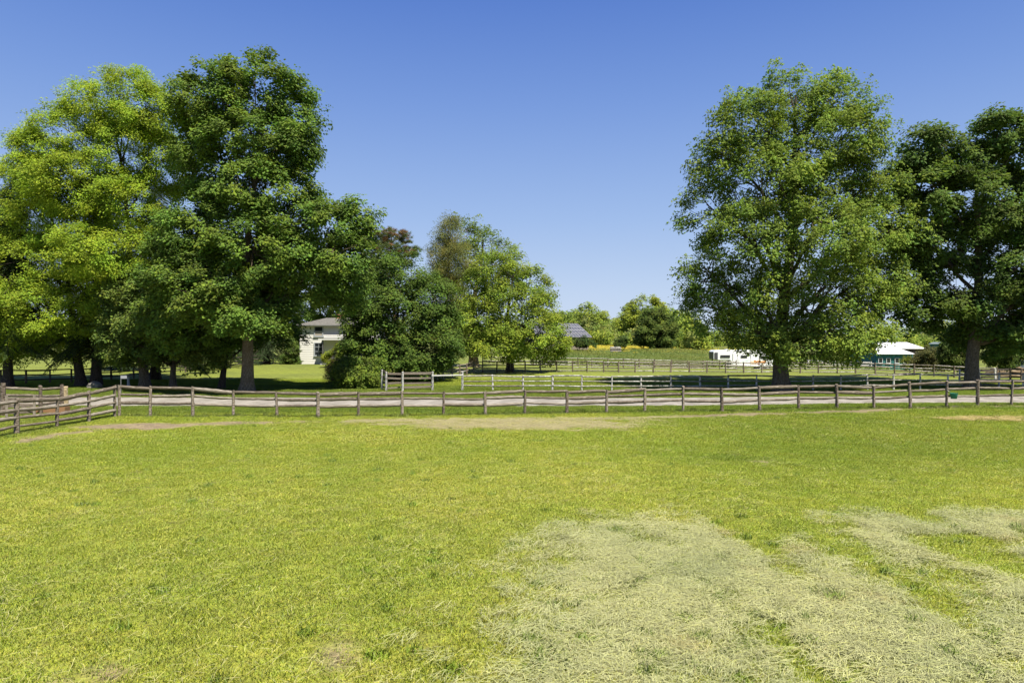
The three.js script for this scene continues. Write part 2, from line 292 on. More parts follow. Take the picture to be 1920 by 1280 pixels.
// ---------------------------------------------------------------- shared materials
const woodTex = (base, vary, paint, seed) => dataTex(256, 128, (u, v) => {
  const streak = tnoise(u * 1, v, 5, seed) * 20 + perlin.noise(u * 5, v * 26 + seed, seed) * vary * 1.3 + perlin.noise(u * 22, v * 50, seed) * vary * .7 + (rnd() - 0.5) * 30;
  const p = paint ? sstep(paint - 0.08, paint + 0.05, tnoise(u, v, 7, seed + 3) * 0.6 + tnoise(u, v, 26, seed + 5) * 0.45 + 0.5) : 0;
  return [0, 1, 2].map(k => lerp(base[k] * .84 + streak, [196, 194, 186][k] + streak * 0.4, p));
});
const wood = (base, vary, paint, seed) => new THREE.MeshStandardMaterial({ map: woodTex(base, vary, paint, seed), roughness: 0.92 });
const railGrey = [wood([132, 121, 106], 46, 0, 2), wood([120, 108, 94], 52, 0, 12), wood([146, 136, 121], 42, 0, 22), wood([126, 114, 98], 50, 0, 32)];
const railFlaky = [wood([134, 128, 118], 42, 0.6, 42), wood([140, 132, 122], 44, 0.72, 52), wood([120, 112, 100], 44, 0, 62), wood([150, 142, 130], 36, 0.62, 72)];
const postGrey = [wood([124, 112, 97], 46, 0, 82), wood([112, 99, 84], 50, 0, 92), wood([140, 128, 112], 44, 0, 102)];
const postWhite = [wood([176, 172, 164], 30, 0.38, 112), wood([160, 155, 146], 30, 0.48, 122)];
const whitePaint = [wood([200, 196, 188], 22, 0.3, 132)];
const darkRail = [wood([74, 66, 58], 40, 0, 142), wood([86, 78, 68], 40, 0, 152)];
const paleWood = [wood([190, 170, 132], 36, 0, 162)];
const flat = (r, g, b, rough = 0.7, metal = 0) => new THREE.MeshStandardMaterial({ color: C(r, g, b), roughness: rough, metalness: metal });
const barkTex = (base, seed) => dataTex(256, 256, (u, v) => { const a = 34 * tnoise(u, v * 0.999, 18, seed) + 30 * perlin.noise(Math.cos(u * 6.283) * 4 + seed, Math.sin(u * 6.283) * 4, v * 6) + 26 * perlin.noise(Math.cos(u * 6.283) * 9, Math.sin(u * 6.283) * 9 + seed, v * 5) + (rnd() - 0.5) * 22; return base.map(k => k * .86 + a * .9); });
const barkBump = dataTex(256, 256, (u, v) => { const a = 128 + 150 * perlin.noise(Math.cos(u * 6.283) * 7, Math.sin(u * 6.283) * 7, v * 5) + 60 * tnoise(u, v, 40, 3); return [a, a, a]; }, [1, 1], false);
const bark = (base, seed) => new THREE.MeshStandardMaterial({ map: barkTex(base, seed), bumpMap: barkBump, bumpScale: 0.05, roughness: 0.95 });
const barkPale = bark([130, 114, 92], 1), barkGrey = bark([112, 99, 84], 5), barkDark = bark([74, 62, 52], 9), barkPine = bark([120, 84, 60], 13);

// ---------------------------------------------------------------- fences: every post and rail a piece of its own
function postShape(seed, taper, square) {
  const g = new THREE.CylinderGeometry(taper, 1, 1, square ? 4 : 9, 5); if (square) g.rotateY(Math.PI / 4); g.translate(0, 0.5, 0);
  const p = g.attributes.position;
  for (let i = 0; i < p.count; i++) { const x = p.getX(i), y = p.getY(i), z = p.getZ(i), a = Math.atan2(z, x), k = square ? 1 : 1 + 0.16 * Math.sin(a * 2 + seed) + 0.1 * Math.sin(a * 3 + y * 5 + seed * 2) + 0.08 * Math.sin(y * 11 + seed); p.setXYZ(i, x * k + 0.28 * Math.sin(y * 2.4 + seed) * y * (square ? 0.3 : 1), y + (y > 0.99 ? 0.018 * Math.sin(a + seed) : 0), z * k); }
  g.computeVertexNormals(); return g;
}
function railShape(seed, rough = 1) {
  const g = new THREE.CylinderGeometry(1, 1, 1, 8, 9); g.rotateZ(Math.PI / 2); g.translate(0.5, 0, 0);
  const p = g.attributes.position, uv = g.attributes.uv;
  for (let i = 0; i < p.count; i++) { const x = p.getX(i), y = p.getY(i), z = p.getZ(i), a = Math.atan2(z, y), k = 1 + rough * (0.14 * Math.sin(a * 2 + seed) + 0.12 * Math.sin(x * 9 + a + seed * 2) + 0.08 * Math.sin(x * 21 + seed)) - rough * 0.34 * Math.pow(Math.abs(2 * x - 1), 5); p.setXYZ(i, x, y * k + rough * (0.15 * Math.sin(x * 4.1 + seed * 1.7) - 0.08 * Math.sin(x * Math.PI)), z * k * 0.72 + rough * 0.25 * Math.sin(x * 5 + seed)); }
  for (let i = 0; i < uv.count; i++) { const u = uv.getX(i); uv.setXY(i, p.getX(i) * 2, u + 0.0); }
  g.computeVertexNormals(); return g;
}
const boardShape = new THREE.BoxGeometry(1, 2, 0.5, 6, 1, 1); boardShape.translate(0.5, 0, 0);
const POSTS = [1, 2.3, 3.7, 5.1].map(s => postShape(s, 0.86)), SQ = postShape(2, 0.97, true);
const RAILS = [0.4, 1.9, 3.3, 4.4, 5.8, 7.1].map(s => railShape(s)), STRAIGHT = [0.7, 2.9].map(s => railShape(s, 0.4));
// posts: [x, y, z, height, radius?]; rails: heights as shares of the post; each span gets its own rails
function fence(name, label, posts, { rails = [.93, .69, .43], pr = 0.085, rr = 0.075, pm = postGrey, rm = railGrey, back = 0.05, board = false, square = false, loose = 0.042, seed = 1, skip = () => false, straight = false, category = 'fence' }) {
  const r = RNG(seed * 977 + 5), base = posts[0], g = thing(name, label, category, [base[0], base[1], base[2]]);
  posts.forEach(([x, y, z, h, pr2], i) => {
    const m = part('post', square ? SQ : POSTS[Math.floor(r() * 4)], pm[Math.floor(r() * pm.length)], g), q = (pr2 ?? pr) * (0.88 + 0.24 * r());
    m.position.set(x - base[0], y - base[1] - 0.12, z - base[2]); m.scale.set(q, h + 0.12, q); m.rotation.set((r() - 0.5) * 0.05, square ? 0 : r() * 6.28, (r() - 0.5) * 0.06);
    if (square) m.rotation.set(0, 0, 0);
  });
  for (let i = 1; i < posts.length; i++) for (let k = 0; k < rails.length; k++) {
    if (skip(i, k)) { r(); continue; }
    const a = posts[i - 1], b = posts[i], A = V(a[0], a[1] + a[3] * rails[k] + (r() - 0.5) * loose * 2, a[2]), B = V(b[0], b[1] + b[3] * rails[k] + (r() - 0.5) * loose * 2, b[2]);
    const dir = B.clone().sub(A), L = dir.length(), out = V(dir.z, 0, -dir.x).normalize(); if (out.z > 0) out.negate();
    A.addScaledVector(out, back + (k + i) % 2 * 0.012); A.addScaledVector(dir.clone().normalize(), -0.06);
    const geo = board ? boardShape : straight ? STRAIGHT[Math.floor(r() * 2)] : RAILS[Math.floor(r() * 6)];
    const m = part('rail', geo, rm[Math.floor(r() * rm.length)], g), q = rr * (0.8 + 0.4 * r()) * (k === 0 ? 1.08 : 1);
    m.position.copy(A).sub(V(...base.slice(0, 3))); m.scale.set(L + 0.12, q, q); m.quaternion.setFromUnitVectors(V(1, 0, 0), dir.normalize());
  }
  return g;
}
const stand = (p, h, r) => [p.x, p.y, p.z, h, r];
// the long split-rail fence along the front of the drive
const front = frontPx.map(([px, py, top]) => { const p = at(px, py); return stand(p, (py - top) / F * -p.z); });
const frontFence = fence('split_rail_fence', 'long weathered three-rail split-rail fence running across the front of the drive', front, { seed: 3, rr: 0.078 });
// its arm that comes towards the camera at the left edge
{
  const pts = [[-62, 830, 760], [30, 813, 747], [106, 800, 745], [166, 790, 733], [214, 781, 722]].map(([px, py, top]) => { const p = at(px, py); return stand(p, (py - top) / F * -p.z, 0.1); });
  fence('split_rail_fence', 'four-rail split-rail fence arm slanting towards the camera at the left edge', pts, { rails: [.93, .68, .44, .2], seed: 4, back: -0.05, rr: 0.08, loose: 0.03 });
}
// pen with a wooden gate behind it, far left
{
  const P = (px, d, h, r) => stand(on(px, d), h, r);
  fence('pen_fence', 'dark weathered plank pen fence at the far left behind the slanting split-rail fence', [P(-70, 38.2, 1.75, 0.12), P(5, 37.6, 1.8, 0.13), P(76, 38.6, 1.6, 0.11), P(115, 40.2, 1.55, 0.12)], { rails: [.88, .62, .34], seed: 5, rr: 0.085, pm: [postGrey[1]], rm: [railGrey[1], railGrey[0]], loose: 0.05 });
  const a = on(10, 36.7), b = on(66, 37.2), g = thing('paddock_gate', 'grey plank gate with a diagonal brace leaning by the pen at far left', 'gate', [a.x, a.y, a.z], -Math.atan2(b.z - a.z, b.x - a.x));
  const L = Math.hypot(b.x - a.x, b.z - a.z);
  for (const y of [0.28, 0.62, 1.0]) part('plank', box(L, 0.15, 0.035, L / 2, y, 0), railGrey[1], g);
  for (const x of [0.05, L - 0.05]) part('stile', box(0.12, 1.15, 0.05, x, 0.62, 0.05), railGrey[2], g);
  const br = part('brace', box(1.5, 0.1, 0.03), railGrey[1], g); br.position.set(L / 2, 0.62, 0.048); br.rotation.z = -0.52;
  const q = on(122, 40.6), gp = thing('gate_post', 'pale peeled log gate post beside the drive at far left', 'post', [q.x, q.y, q.z]);
  const gm = part('post', POSTS[2], paleWood[0], gp); gm.scale.set(0.15, 1.5, 0.15); gm.position.y = -0.1;
  const t = on(92, 39.2), tr = thing('feed_trough', 'low brown wooden feed trough on the grass behind the left pen fence', 'trough', [t.x, t.y, t.z], 0.15);
  part('base', box(1.9, 0.05, 0.6, 0, 0.07, 0), flat(.2, .11, .05), tr); for (const s of [-1, 1]) { part('side', box(1.9, 0.3, 0.04, 0, 0.2, s * 0.3), flat(.24, .13, .06), tr); part('end', box(0.04, 0.3, 0.56, s * 0.93, 0.2, 0), flat(.2, .11, .05), tr); }
}
// second fence, on the far side of the drive: white posts, flaking rails
{
  const px = [867, 924, 980, 1036, 1091, 1147, 1202, 1258, 1313, 1366, 1419, 1473, 1525, 1577, 1627, 1676, 1726, 1778, 1828, 1874, 1920, 1968];
  const pts = px.map((p, i) => stand(on(p, 56 + Math.sin(i * 0.9) * 0.25 + Math.max(0, i - 9) * 0.05), 1.22 + 0.03 * Math.sin(i * 2.1) + (i > 13 ? 0.1 : 0), 0.075));
  fence('paddock_fence', 'three-rail fence with white posts and flaking paint on the far side of the drive', pts, { rails: [.93, .6, .28], seed: 6, pm: postWhite, rm: railFlaky, rr: 0.055, straight: true, back: -0.06 });
  const g2 = [724, 755, 811, 867].map((p, i) => stand(on(p, 54.4 + i * 0.42), 1.52, 0.12));
  fence('paddock_fence', 'tall white square posts with one white top rail beside the leafy hedge', g2.slice(1), { rails: [.82, .24], seed: 7, pm: postWhite, rm: whitePaint, square: true, rr: 0.05, board: true, skip: (i, k) => k === 1 || i === 1, back: -0.1 });
  const q = on(716, 55.3), e = on(811, 57.0);
  const P = (px, d, h) => stand(on(px, d), h, 0.1);
  fence('paddock_fence', 'brown four-board corral side between the hedge and the white posts', [P(716, 56.2, 1.6), P(724, 54.8, 1.5), P(755, 55.4, 1.45), P(811, 56.4, 1.4)], { rails: [.93, .66, .4, .14], seed: 8, pm: [postWhite[1]], rm: [railGrey[1], railGrey[0]], board: true, rr: 0.075, square: true, back: 0.1 });
}
// third fence, beyond the near pasture
{
  const px = [888, 905, 932, 957, 985, 1013, 1044, 1074, 1101, 1132, 1160, 1191, 1225, 1258, 1293, 1326, 1361, 1395, 1429, 1465, 1501, 1535, 1571, 1605, 1642, 1678, 1715, 1752, 1790, 1830, 1870];
  const pts = px.map((p, i) => stand(on(p, 73.6 - (i < 4 ? (3 - i) * 0.2 : 0) + Math.sin(i) * 0.2 - (i > 23 ? (i - 23) * 0.9 : 0)), 1.2 + 0.05 * Math.sin(i * 1.7), 0.075));
  fence('pasture_fence', 'long grey four-rail fence crossing the pasture beyond the white-post fence', pts, { rails: [.93, .66, .4, .14], seed: 9, pm: postGrey, rm: [...railFlaky, railGrey[2]], rr: 0.055, loose: 0.03 });
  const arm = [[820, 63.8], [831, 65], [848, 66.6], [862, 68.4], [875, 70], [888, 72.9]].map(([p, d]) => stand(on(p, d), 1.15, 0.075));
  fence('pasture_fence', 'short grey rail fence curving past the dark maple towards the pasture', arm, { rails: [.93, .66, .38], seed: 10, rm: [railGrey[2], railFlaky[1]], rr: 0.055 });
  const far = [905, 950, 1000, 1042, 1084, 1110, 1140, 1169, 1199, 1228, 1260, 1290, 1319, 1350, 1381].map((p, i) => stand(on(p, 90 + Math.sin(i * 1.4) * 0.3), 1.2, 0.075));
  fence('pasture_fence', 'far low rail fence in front of the long grass bank and flower field', far, { rails: [.92, .55, .2], seed: 13, rm: [railGrey[2], railFlaky[3], railFlaky[0]], rr: 0.055 });
  const wht = [1490, 1516, 1543, 1565, 1580, 1594, 1612, 1634].map((p, i) => stand(on(p, 102 - i * 0.1), 1.15, 0.1));
  fence('white_fence', 'white painted fence with thick posts in front of the teal barn', wht, { rails: [.9, .5], seed: 14, pm: postWhite, rm: whitePaint, rr: 0.055, board: true, back: 0.1 });
  const rt = [1800, 1838, 1868, 1895, 1916, 1950].map((p, i) => stand(on(p, 62 + i * 0.5 - (i > 3 ? (i - 3) * 1.5 : 0)), 1.35, 0.09));
  fence('corral_fence', 'dark board corral fence with four rails beside the right maple trunk', rt, { rails: [.92, .66, .4, .15], seed: 15, pm: [postGrey[1], postWhite[1]], rm: darkRail, board: true, rr: 0.07 });
}
// left background fence
{
  const P = [[-40, 60], [0, 61], [48, 61.5], [93, 62.2], [133, 63], [170, 64], [208, 65.5], [250, 67.5], [298, 71], [347, 76], [392, 80], [432, 84], [470, 88], [512, 92]].map(([p, d]) => stand(on(p, d), 1.25, 0.085));
  fence('field_fence', 'dark three-rail fence behind the left trees bordering the open field', P, { rails: [.95, .6, .28], seed: 16, rm: darkRail, pm: [postGrey[0], postGrey[1]], rr: 0.06, straight: true, back: -0.06 });
}
// green bucket on the front fence
{
  const p = front[21], g = thing('bucket', 'green plastic bucket hanging on the front fence near the right maple', 'bucket', [p[0] + 0.33, p[1] + 0.56, p[2] + 0.12]);
  const prof = [[0, 0], [.15, 0], [.205, .3], [.22, .3], [.22, .315], [.196, .315], [.142, .012], [0, .012]].map(a => new THREE.Vector2(...a));
  const green = flat(.02, .2, .13, 0.45); part('pail', new THREE.LatheGeometry(prof, 24), green, g);
  part('handle', tube([V(-.2, .3, 0), V(-.26, .42, 0), V(-.33, .44, -0.02)], .008, .008, 8, 5), flat(.3, .3, .3, .4, .8), g);
  part('bracket', box(.16, .03, .03, -.27, .44, -.03), flat(.25, .25, .25, .5, .6), g);
}
console.log('fences done');

// ---------------------------------------------------------------- foliage
const leafMat = new THREE.MeshPhysicalMaterial({ color: 0xffffff, vertexColors: true, roughness: 1, transmission: 0.42, thickness: 0, side: THREE.DoubleSide, specularIntensity: 0.25 });
const needleMat = new THREE.MeshPhysicalMaterial({ color: 0xffffff, vertexColors: true, roughness: 1, transmission: 0.15, thickness: 0, side: THREE.DoubleSide, specularIntensity: 0.3 });
// a spray of leaves round a short twig
function spray(n, R, L, seed, { wide = 0.85, droop = 0.5, flat: fl = 0.55 } = {}) {
  const r = RNG(seed), P = [], N = [], COL = [];
  for (let i = 0; i < n; i++) {
    const a = r() * 6.283, q = R * Math.cbrt(r()), el = (r() - 0.5) * Math.PI, c = V(Math.cos(a) * Math.cos(el) * q, Math.sin(el) * q * fl, Math.sin(a) * Math.cos(el) * q);
    const out = V(Math.cos(a) + (r() - 0.5) * 1.3, -droop * r() + (r() - 0.5) * 0.7, Math.sin(a) + (r() - 0.5) * 1.3).normalize(), up = V((r() - 0.5) * 1.5, 1, (r() - 0.5) * 1.5).normalize(), sd = V(0, 0, 0).crossVectors(out, up).normalize(), nn = V(0, 0, 0).crossVectors(sd, out).normalize();
    const l = L * (0.7 + 0.6 * r()), w = l * wide * 0.5, fold = 0.12 * l;
    const b = c.clone(), t = c.clone().addScaledVector(out, l), mL = c.clone().addScaledVector(out, l * 0.42).addScaledVector(sd, w).addScaledVector(nn, -fold), mR = c.clone().addScaledVector(out, l * 0.42).addScaledVector(sd, -w).addScaledVector(nn, -fold);
    for (const tri of [[b, mR, t], [b, t, mL]]) { const fn = V(0, 0, 0).crossVectors(tri[1].clone().sub(tri[0]), tri[2].clone().sub(tri[0])).normalize(); if (fn.y < 0) { tri.reverse(); fn.negate(); } for (const v of tri) { P.push(v.x, v.y, v.z); N.push(fn.x, fn.y, fn.z); } }
    const k = 0.75 + 0.5 * r(), y = r(); for (let v = 0; v < 6; v++) COL.push(k * (0.9 + 0.25 * y), k, k * (1.1 - 0.3 * y));
  }
  const g = new THREE.BufferGeometry(); g.setAttribute('position', new THREE.Float32BufferAttribute(P, 3)); g.setAttribute('normal', new THREE.Float32BufferAttribute(N, 3)); g.setAttribute('color', new THREE.Float32BufferAttribute(COL, 3)); return g;
}
function needles(n, R, L, w, seed, along) {            // tuft (pine) or feathered bough (spruce)
  const r = RNG(seed), P = [], COL = [];
  for (let i = 0; i < n; i++) {
    const t = r(), o = along ? V(t * R, -0.12 * R * t * t, (r() - 0.5) * R * 0.5 * (1 - 0.7 * t)) : V(0, 0, 0).addScaledVector(V(r() - 0.5, r() - 0.5, r() - 0.5), R);
    const a = r() * 6.283, dir = along ? V(0.7 + 0.4 * r(), (r() - 0.5) * 0.9 - 0.25, (r() - 0.5) * 1.6).normalize() : V(Math.cos(a), 0.7 * (r() * 2 - 0.5), Math.sin(a)).normalize();
    const l = L * (0.7 + 0.6 * r()), s = V(r() - 0.5, r() - 0.5, r() - 0.5).cross(dir).normalize().multiplyScalar(w * 0.5), e = o.clone().addScaledVector(dir, l);
    P.push(o.x - s.x, o.y - s.y, o.z - s.z, o.x + s.x, o.y + s.y, o.z + s.z, e.x, e.y, e.z); const k = 0.7 + 0.6 * r(); for (let v = 0; v < 3; v++) COL.push(k, k, k);
  }
  const g = new THREE.BufferGeometry(); g.setAttribute('position', new THREE.Float32BufferAttribute(P, 3)); g.setAttribute('color', new THREE.Float32BufferAttribute(COL, 3)); g.computeVertexNormals(); return g;
}
const SPRAY = {
  maple: [spray(20, 0.40, 0.18, 101, { flat: 0.7 }), spray(20, 0.42, 0.17, 102, { flat: 0.7, droop: 0.8 })],
  ash: [spray(24, 0.46, 0.17, 103, { wide: 0.5, droop: 0.2, flat: 0.6 }), spray(24, 0.42, 0.16, 104, { wide: 0.5, droop: 0.3 })],
  silver: [spray(16, 0.46, 0.18, 105, { wide: 0.72, droop: 0.9, flat: 0.8 }), spray(16, 0.42, 0.17, 106, { wide: 0.72, droop: 0.7, flat: 0.8 })],
  shrub: [spray(18, 0.26, 0.13, 107), spray(18, 0.24, 0.12, 108)],
  cedar: [spray(26, 0.3, 0.17, 109, { wide: 0.28, droop: -0.6, flat: 1.2 })],
  far: [spray(16, 0.95, 0.5, 110, { flat: 0.8 }), spray(16, 1.0, 0.46, 111, { flat: 0.8 })],
};
const BOUGH = needles(70, 1.1, 0.2, 0.035, 201, true), TUFT = needles(60, 0.3, 0.42, 0.03, 202, false);
function blobsOf(list, d, base) {                    // [px, py, rx, ry, depth offset in m?] at the tree's own depth -> metres round its base
  return list.map(([px, py, rx, ry, dz = 0, rz]) => { const s = d / F; return { x: (px - 960) * s - base.x, y: CAM_Y - (py - 640) * s - base.y, z: -dz, rx: rx * s, ry: ry * s, rz: rz ?? (rx + ry) / 2 * s * 1.05 }; });
}
function sampleCrown(bl, r, { cell = 1.7, per = 11, size = [0.6, 1.05], flatten = 0.5, core = 0.25 }) {
  const clumps = [];
  for (const b of bl) {
    const area = 4 * Math.PI * ((Math.pow(b.rx * b.ry, 1.6) + Math.pow(b.rx * b.rz, 1.6) + Math.pow(b.ry * b.rz, 1.6)) / 3) ** (1 / 1.6), n = Math.ceil(area / (cell * cell));
    for (let i = 0; i < n; i++) {
      const y = r() * 2 - 1, a = r() * 6.283, q = Math.sqrt(1 - y * y), o = V(q * Math.cos(a), y, q * Math.sin(a)), shoot = r() < 0.1, f = (1 - core * r() * r()) * (0.9 + 0.22 * r()) * 0.9 * (1 + 0.3 * noise(o.x * 1.9 + b.x, o.y * 1.9 + b.y, o.z * 1.9 + b.z)) * (shoot ? 1.12 + 0.1 * r() : 1);
      const p = V(b.x + o.x * b.rx * f, b.y + o.y * b.ry * f, b.z + o.z * b.rz * f);
      let deepIn = 0; for (const c of bl) if (c !== b) { const e = Math.hypot((p.x - c.x) / c.rx, (p.y - c.y) / c.ry, (p.z - c.z) / c.rz); if (e < 0.72) deepIn = 1; }
      if (deepIn && r() < 0.85) continue;
      if (p.y < 0.25) continue;
      clumps.push({ p, out: V(o.x / b.rx, o.y / b.ry + 0.12, o.z / b.rz).normalize(), s: lerp(size[0], size[1], r() ** 1.3) * (shoot ? 0.55 : 1), per: Math.max(2, Math.round(per * (0.45 + 1.0 * r()) * (shoot ? 0.4 : 1))) });
    }
  }
  return clumps;
}
function fillCrown(clumps, r, col, vary, scale, flatten, sets) {
  const up = V(0, 1, 0), q = new THREE.Quaternion(), q2 = new THREE.Quaternion();
  for (const c of clumps) {
    const v = 1 + (r() - 0.5) * 2 * vary, w = (r() - 0.5) * vary;
    for (let i = 0; i < c.per; i++) {
      const a = r() * 6.283, e = Math.cbrt(r()) * c.s, el = Math.asin(r() * 2 - 1), p = V(Math.cos(a) * Math.cos(el) * e, Math.sin(el) * e * flatten - e * e * 0.14 / c.s, Math.sin(a) * Math.cos(el) * e).add(c.p); if (p.y < 0.12) p.y = 0.12 + 0.1 * r();
      q.setFromUnitVectors(up, c.out.clone().multiplyScalar(0.55).add(V((r() - 0.5) * 0.7, 0.8, (r() - 0.5) * 0.7)).normalize()); q2.setFromAxisAngle(up, r() * 6.283); q.multiply(q2);
      const k = v * (0.85 + 0.3 * r()); sets[Math.floor(r() * sets.length)].addQ(p, q, scale * (0.75 + 0.5 * r()), [col[0] * k * (1 + w), col[1] * k, col[2] * k * (1 - w)]);
    }
  }
}
function tree({ name = 'maple_tree', label, px, d, py, r0 = 0.35, blobs, kind = 'maple', col, vary = 0.2, scale = 1, seed, barkM = barkGrey, nLimbs = 9, opt = {}, flatten = 0.78, top = 0.8, fork = 0.22, group, category = 'tree', shift = [0, 0], twigs = 3, bare = 0 }) {
  const r = RNG(seed * 131 + 7), base = py ? at(px, py) : on(px, d); d = -base.z;
  const g = thing(name, label, category, [base.x, base.y, base.z], 0, group), bl = blobsOf(blobs, d, base);
  const clumps = sampleCrown(bl, r, opt);
  // trunk
  const yTop = Math.max(...bl.map(b => b.y + b.ry)), yMid = Math.min(...bl.map(b => b.y - b.ry * 0.6)), cx = bl.reduce((s, b) => s + b.x * b.rx, 0) / bl.reduce((s, b) => s + b.rx, 0), hT = yTop * top;
  const axis = t => V(lerp(0, cx + shift[0], t ** 1.5) + 0.25 * r0 * Math.sin(t * 7 + seed) * 2, lerp(-0.25, hT, t), 0.4 * Math.sin(t * 3 + seed) * t);
  if (r0 > 0.05) part('trunk', tube([0, .06, .15, .3, .45, .6, .8, 1].map(axis), r0, r0 * 0.12, 22, 14, 0.07, r, 0.55), barkM, g);
  // limbs: each aims at the middle of one leafy mass, then feeds twigs to its clumps
  const order = bl.slice().sort((a, b) => b.rx * b.ry - a.rx * a.ry).slice(0, nLimbs);
  for (const b of order) {
    const t0 = clamp(Math.max(fork, (b.y - Math.hypot(b.x - cx, b.z) * 0.75 - b.ry * 0.3) / hT), fork, 0.86), s = axis(t0), e = V(b.x, b.y + b.ry * 0.3, b.z), L = e.distanceTo(s); if (L < 1) continue;
    const m = s.clone().lerp(e, 0.5).add(V((r() - 0.5) * L * 0.12, L * 0.04, (r() - 0.5) * L * 0.12)), rr = Math.max(0.05, r0 * (0.46 - 0.32 * t0));
    const list = [tube([s, s.clone().lerp(m, 0.5).add(V(0, -L * 0.03, 0)), m, e], rr, rr * 0.2, 9, 7, 0.06, r)], curve = new THREE.CatmullRomCurve3([s, m, e]);
    const near = clumps.filter(c => c.p.distanceTo(e) < (b.rx + b.ry) * 0.75);
    for (let k = 0; k < Math.min(near.length, twigs * 5); k++) {
      const c = near[Math.floor(r() * near.length)], f = curve.getPoint(0.3 + 0.68 * r()), mm = f.clone().lerp(c.p, 0.55).add(V((r() - 0.5) * 0.6, 0.25, (r() - 0.5) * 0.6));
      list.push(tube([f, mm, c.p.clone().addScaledVector(c.out, -0.1)], rr * 0.24, 0.012, 5, 5, 0, r));
    }
    part('limb', mergeGeometries(list), barkM, g);
  }
  const geos = SPRAY[kind], sets = geos.map(() => new Copies());
  const cl = bare ? clumps.filter(() => r() > bare) : clumps;
  fillCrown(cl, r, col, vary, scale, flatten, sets);
  sets.forEach((s, i) => s.build('crown', geos[i], leafMat, g));
  return g;
}
const LIGHT = [.30, .41, .03], MAPLE = [.142, .225, .027], DARK = [.080, .140, .020], SILVER = [.195, .285, .04], MID = [.118, .185, .024];
tree({ name: 'maple_tree', label: 'tallest dark green maple with a thick pale trunk left of the house', px: 458, py: 734, r0: 0.5, barkM: barkPale, col: MAPLE, seed: 1, kind: 'maple', nLimbs: 16, top: 0.86, shift: [0.6, 0], scale: 1.14, vary: 0.26, opt: { cell: 1.4, per: 13, size: [0.5, 1.0] },
  blobs: [[478, 165, 88, 62], [545, 205, 50, 52, 1], [405, 195, 76, 56, -1], [350, 215, 40, 50, 1.5], [470, 265, 110, 60], [565, 268, 40, 50, -.8], [395, 310, 90, 62, 1], [490, 355, 95, 60, -1], [420, 425, 130, 62], [575, 375, 45, 38, 1], [600, 420, 82, 50], [660, 405, 42, 46, 1.4], [500, 470, 110, 60, -2], [640, 490, 58, 62], [560, 520, 90, 52, 1], [330, 470, 62, 62, 1], [400, 540, 105, 58, -2], [628, 535, 52, 40, 2], [500, 575, 66, 36, 2.5], [350, 600, 85, 52], [420, 615, 55, 36, 2], [475, 592, 62, 34, -3.2], [430, 560, 60, 40, -3.5], [520, 590, 42, 28, -1]] });
tree({ name: 'ash_tree', label: 'tall yellow-green tree with a leaning trunk behind the fence corner', px: 268, py: 727, r0: 0.4, barkM: barkGrey, col: LIGHT, seed: 2, kind: 'ash', nLimbs: 12, top: 0.85, scale: 1.05, opt: { cell: 1.22, per: 12, size: [0.55, 1.0] }, flatten: 0.75,
  blobs: [[232, 185, 82, 56], [165, 200, 60, 52, 1], [120, 255, 62, 56], [62, 292, 42, 46], [46, 250, 22, 20], [290, 215, 44, 60, -1], [220, 280, 105, 68, 1], [305, 300, 42, 66, 1], [150, 350, 84, 62, -1], [250, 390, 82, 66], [290, 470, 50, 50, -1], [210, 480, 70, 56, -2]] });
tree({ name: 'ash_tree', label: 'broad yellow-green tree hanging over the field fence at the left edge', px: 152, py: 723, r0: 0.42, barkM: barkDark, col: LIGHT, seed: 3, kind: 'ash', nLimbs: 12, top: 0.84, scale: 1.05, opt: { cell: 1.22, per: 12, size: [0.55, 1.0] }, flatten: 0.75,
  blobs: [[95, 345, 66, 52], [0, 355, 58, 56, .5], [50, 405, 74, 62, 1], [130, 425, 90, 66, -1], [10, 465, 84, 74], [95, 500, 95, 56, -2], [185, 520, 66, 52, -1], [30, 555, 92, 56, -1], [120, 585, 100, 52, -2.5], [45, 625, 82, 42], [-70, 500, 84, 120, 1], [215, 590, 56, 48, -1], [110, 640, 62, 30, 1], [30, 655, 70, 26, -1], [180, 650, 50, 32, 1]] });
tree({ name: 'maple_tree', label: 'small grey-trunked maple between the leaning tree and the tall maple', px: 327, py: 728, r0: 0.27, col: [.15, .215, .032], seed: 4, nLimbs: 8, top: 0.8, opt: { cell: 1.2, per: 10 },
  blobs: [[300, 520, 75, 45], [360, 560, 75, 48, -1], [265, 565, 70, 46], [320, 605, 85, 44, -1.5], [390, 620, 62, 36, 1], [245, 620, 55, 38], [310, 650, 60, 26], [268, 650, 56, 30, -1.5], [385, 655, 50, 26, -1], [225, 652, 40, 30, 1]] });
tree({ name: 'maple_tree', label: 'slender dark-trunked maple just left of the thick pale trunk', px: 418, py: 728, r0: 0.27, barkM: barkDark, col: DARK, seed: 5, nLimbs: 7, top: 0.82, opt: { cell: 1.4, per: 9 },
  blobs: [[430, 480, 70, 60, 2], [400, 540, 66, 55, 2.5], [460, 560, 66, 50, 3], [430, 610, 75, 38, 2], [500, 620, 52, 34, 3]] });
tree({ name: 'maple_tree', label: 'low round dark maple spreading to the ground beside the house', px: 745, d: 65, r0: 0.35, barkM: barkDark, col: [.108, .178, .023], seed: 6, nLimbs: 9, top: 0.75, opt: { cell: 1.25, per: 12 }, fork: 0.1,
  blobs: [[752, 520, 66, 44], [700, 560, 54, 46], [805, 560, 52, 48], [748, 585, 90, 55, -1], [745, 620, 92, 62, 0], [690, 612, 42, 48], [828, 615, 36, 52], [720, 640, 70, 48, -2], [800, 650, 60, 44, -1.5], [840, 650, 24, 36], [672, 662, 30, 34, -1], [760, 675, 70, 26, -2]] });
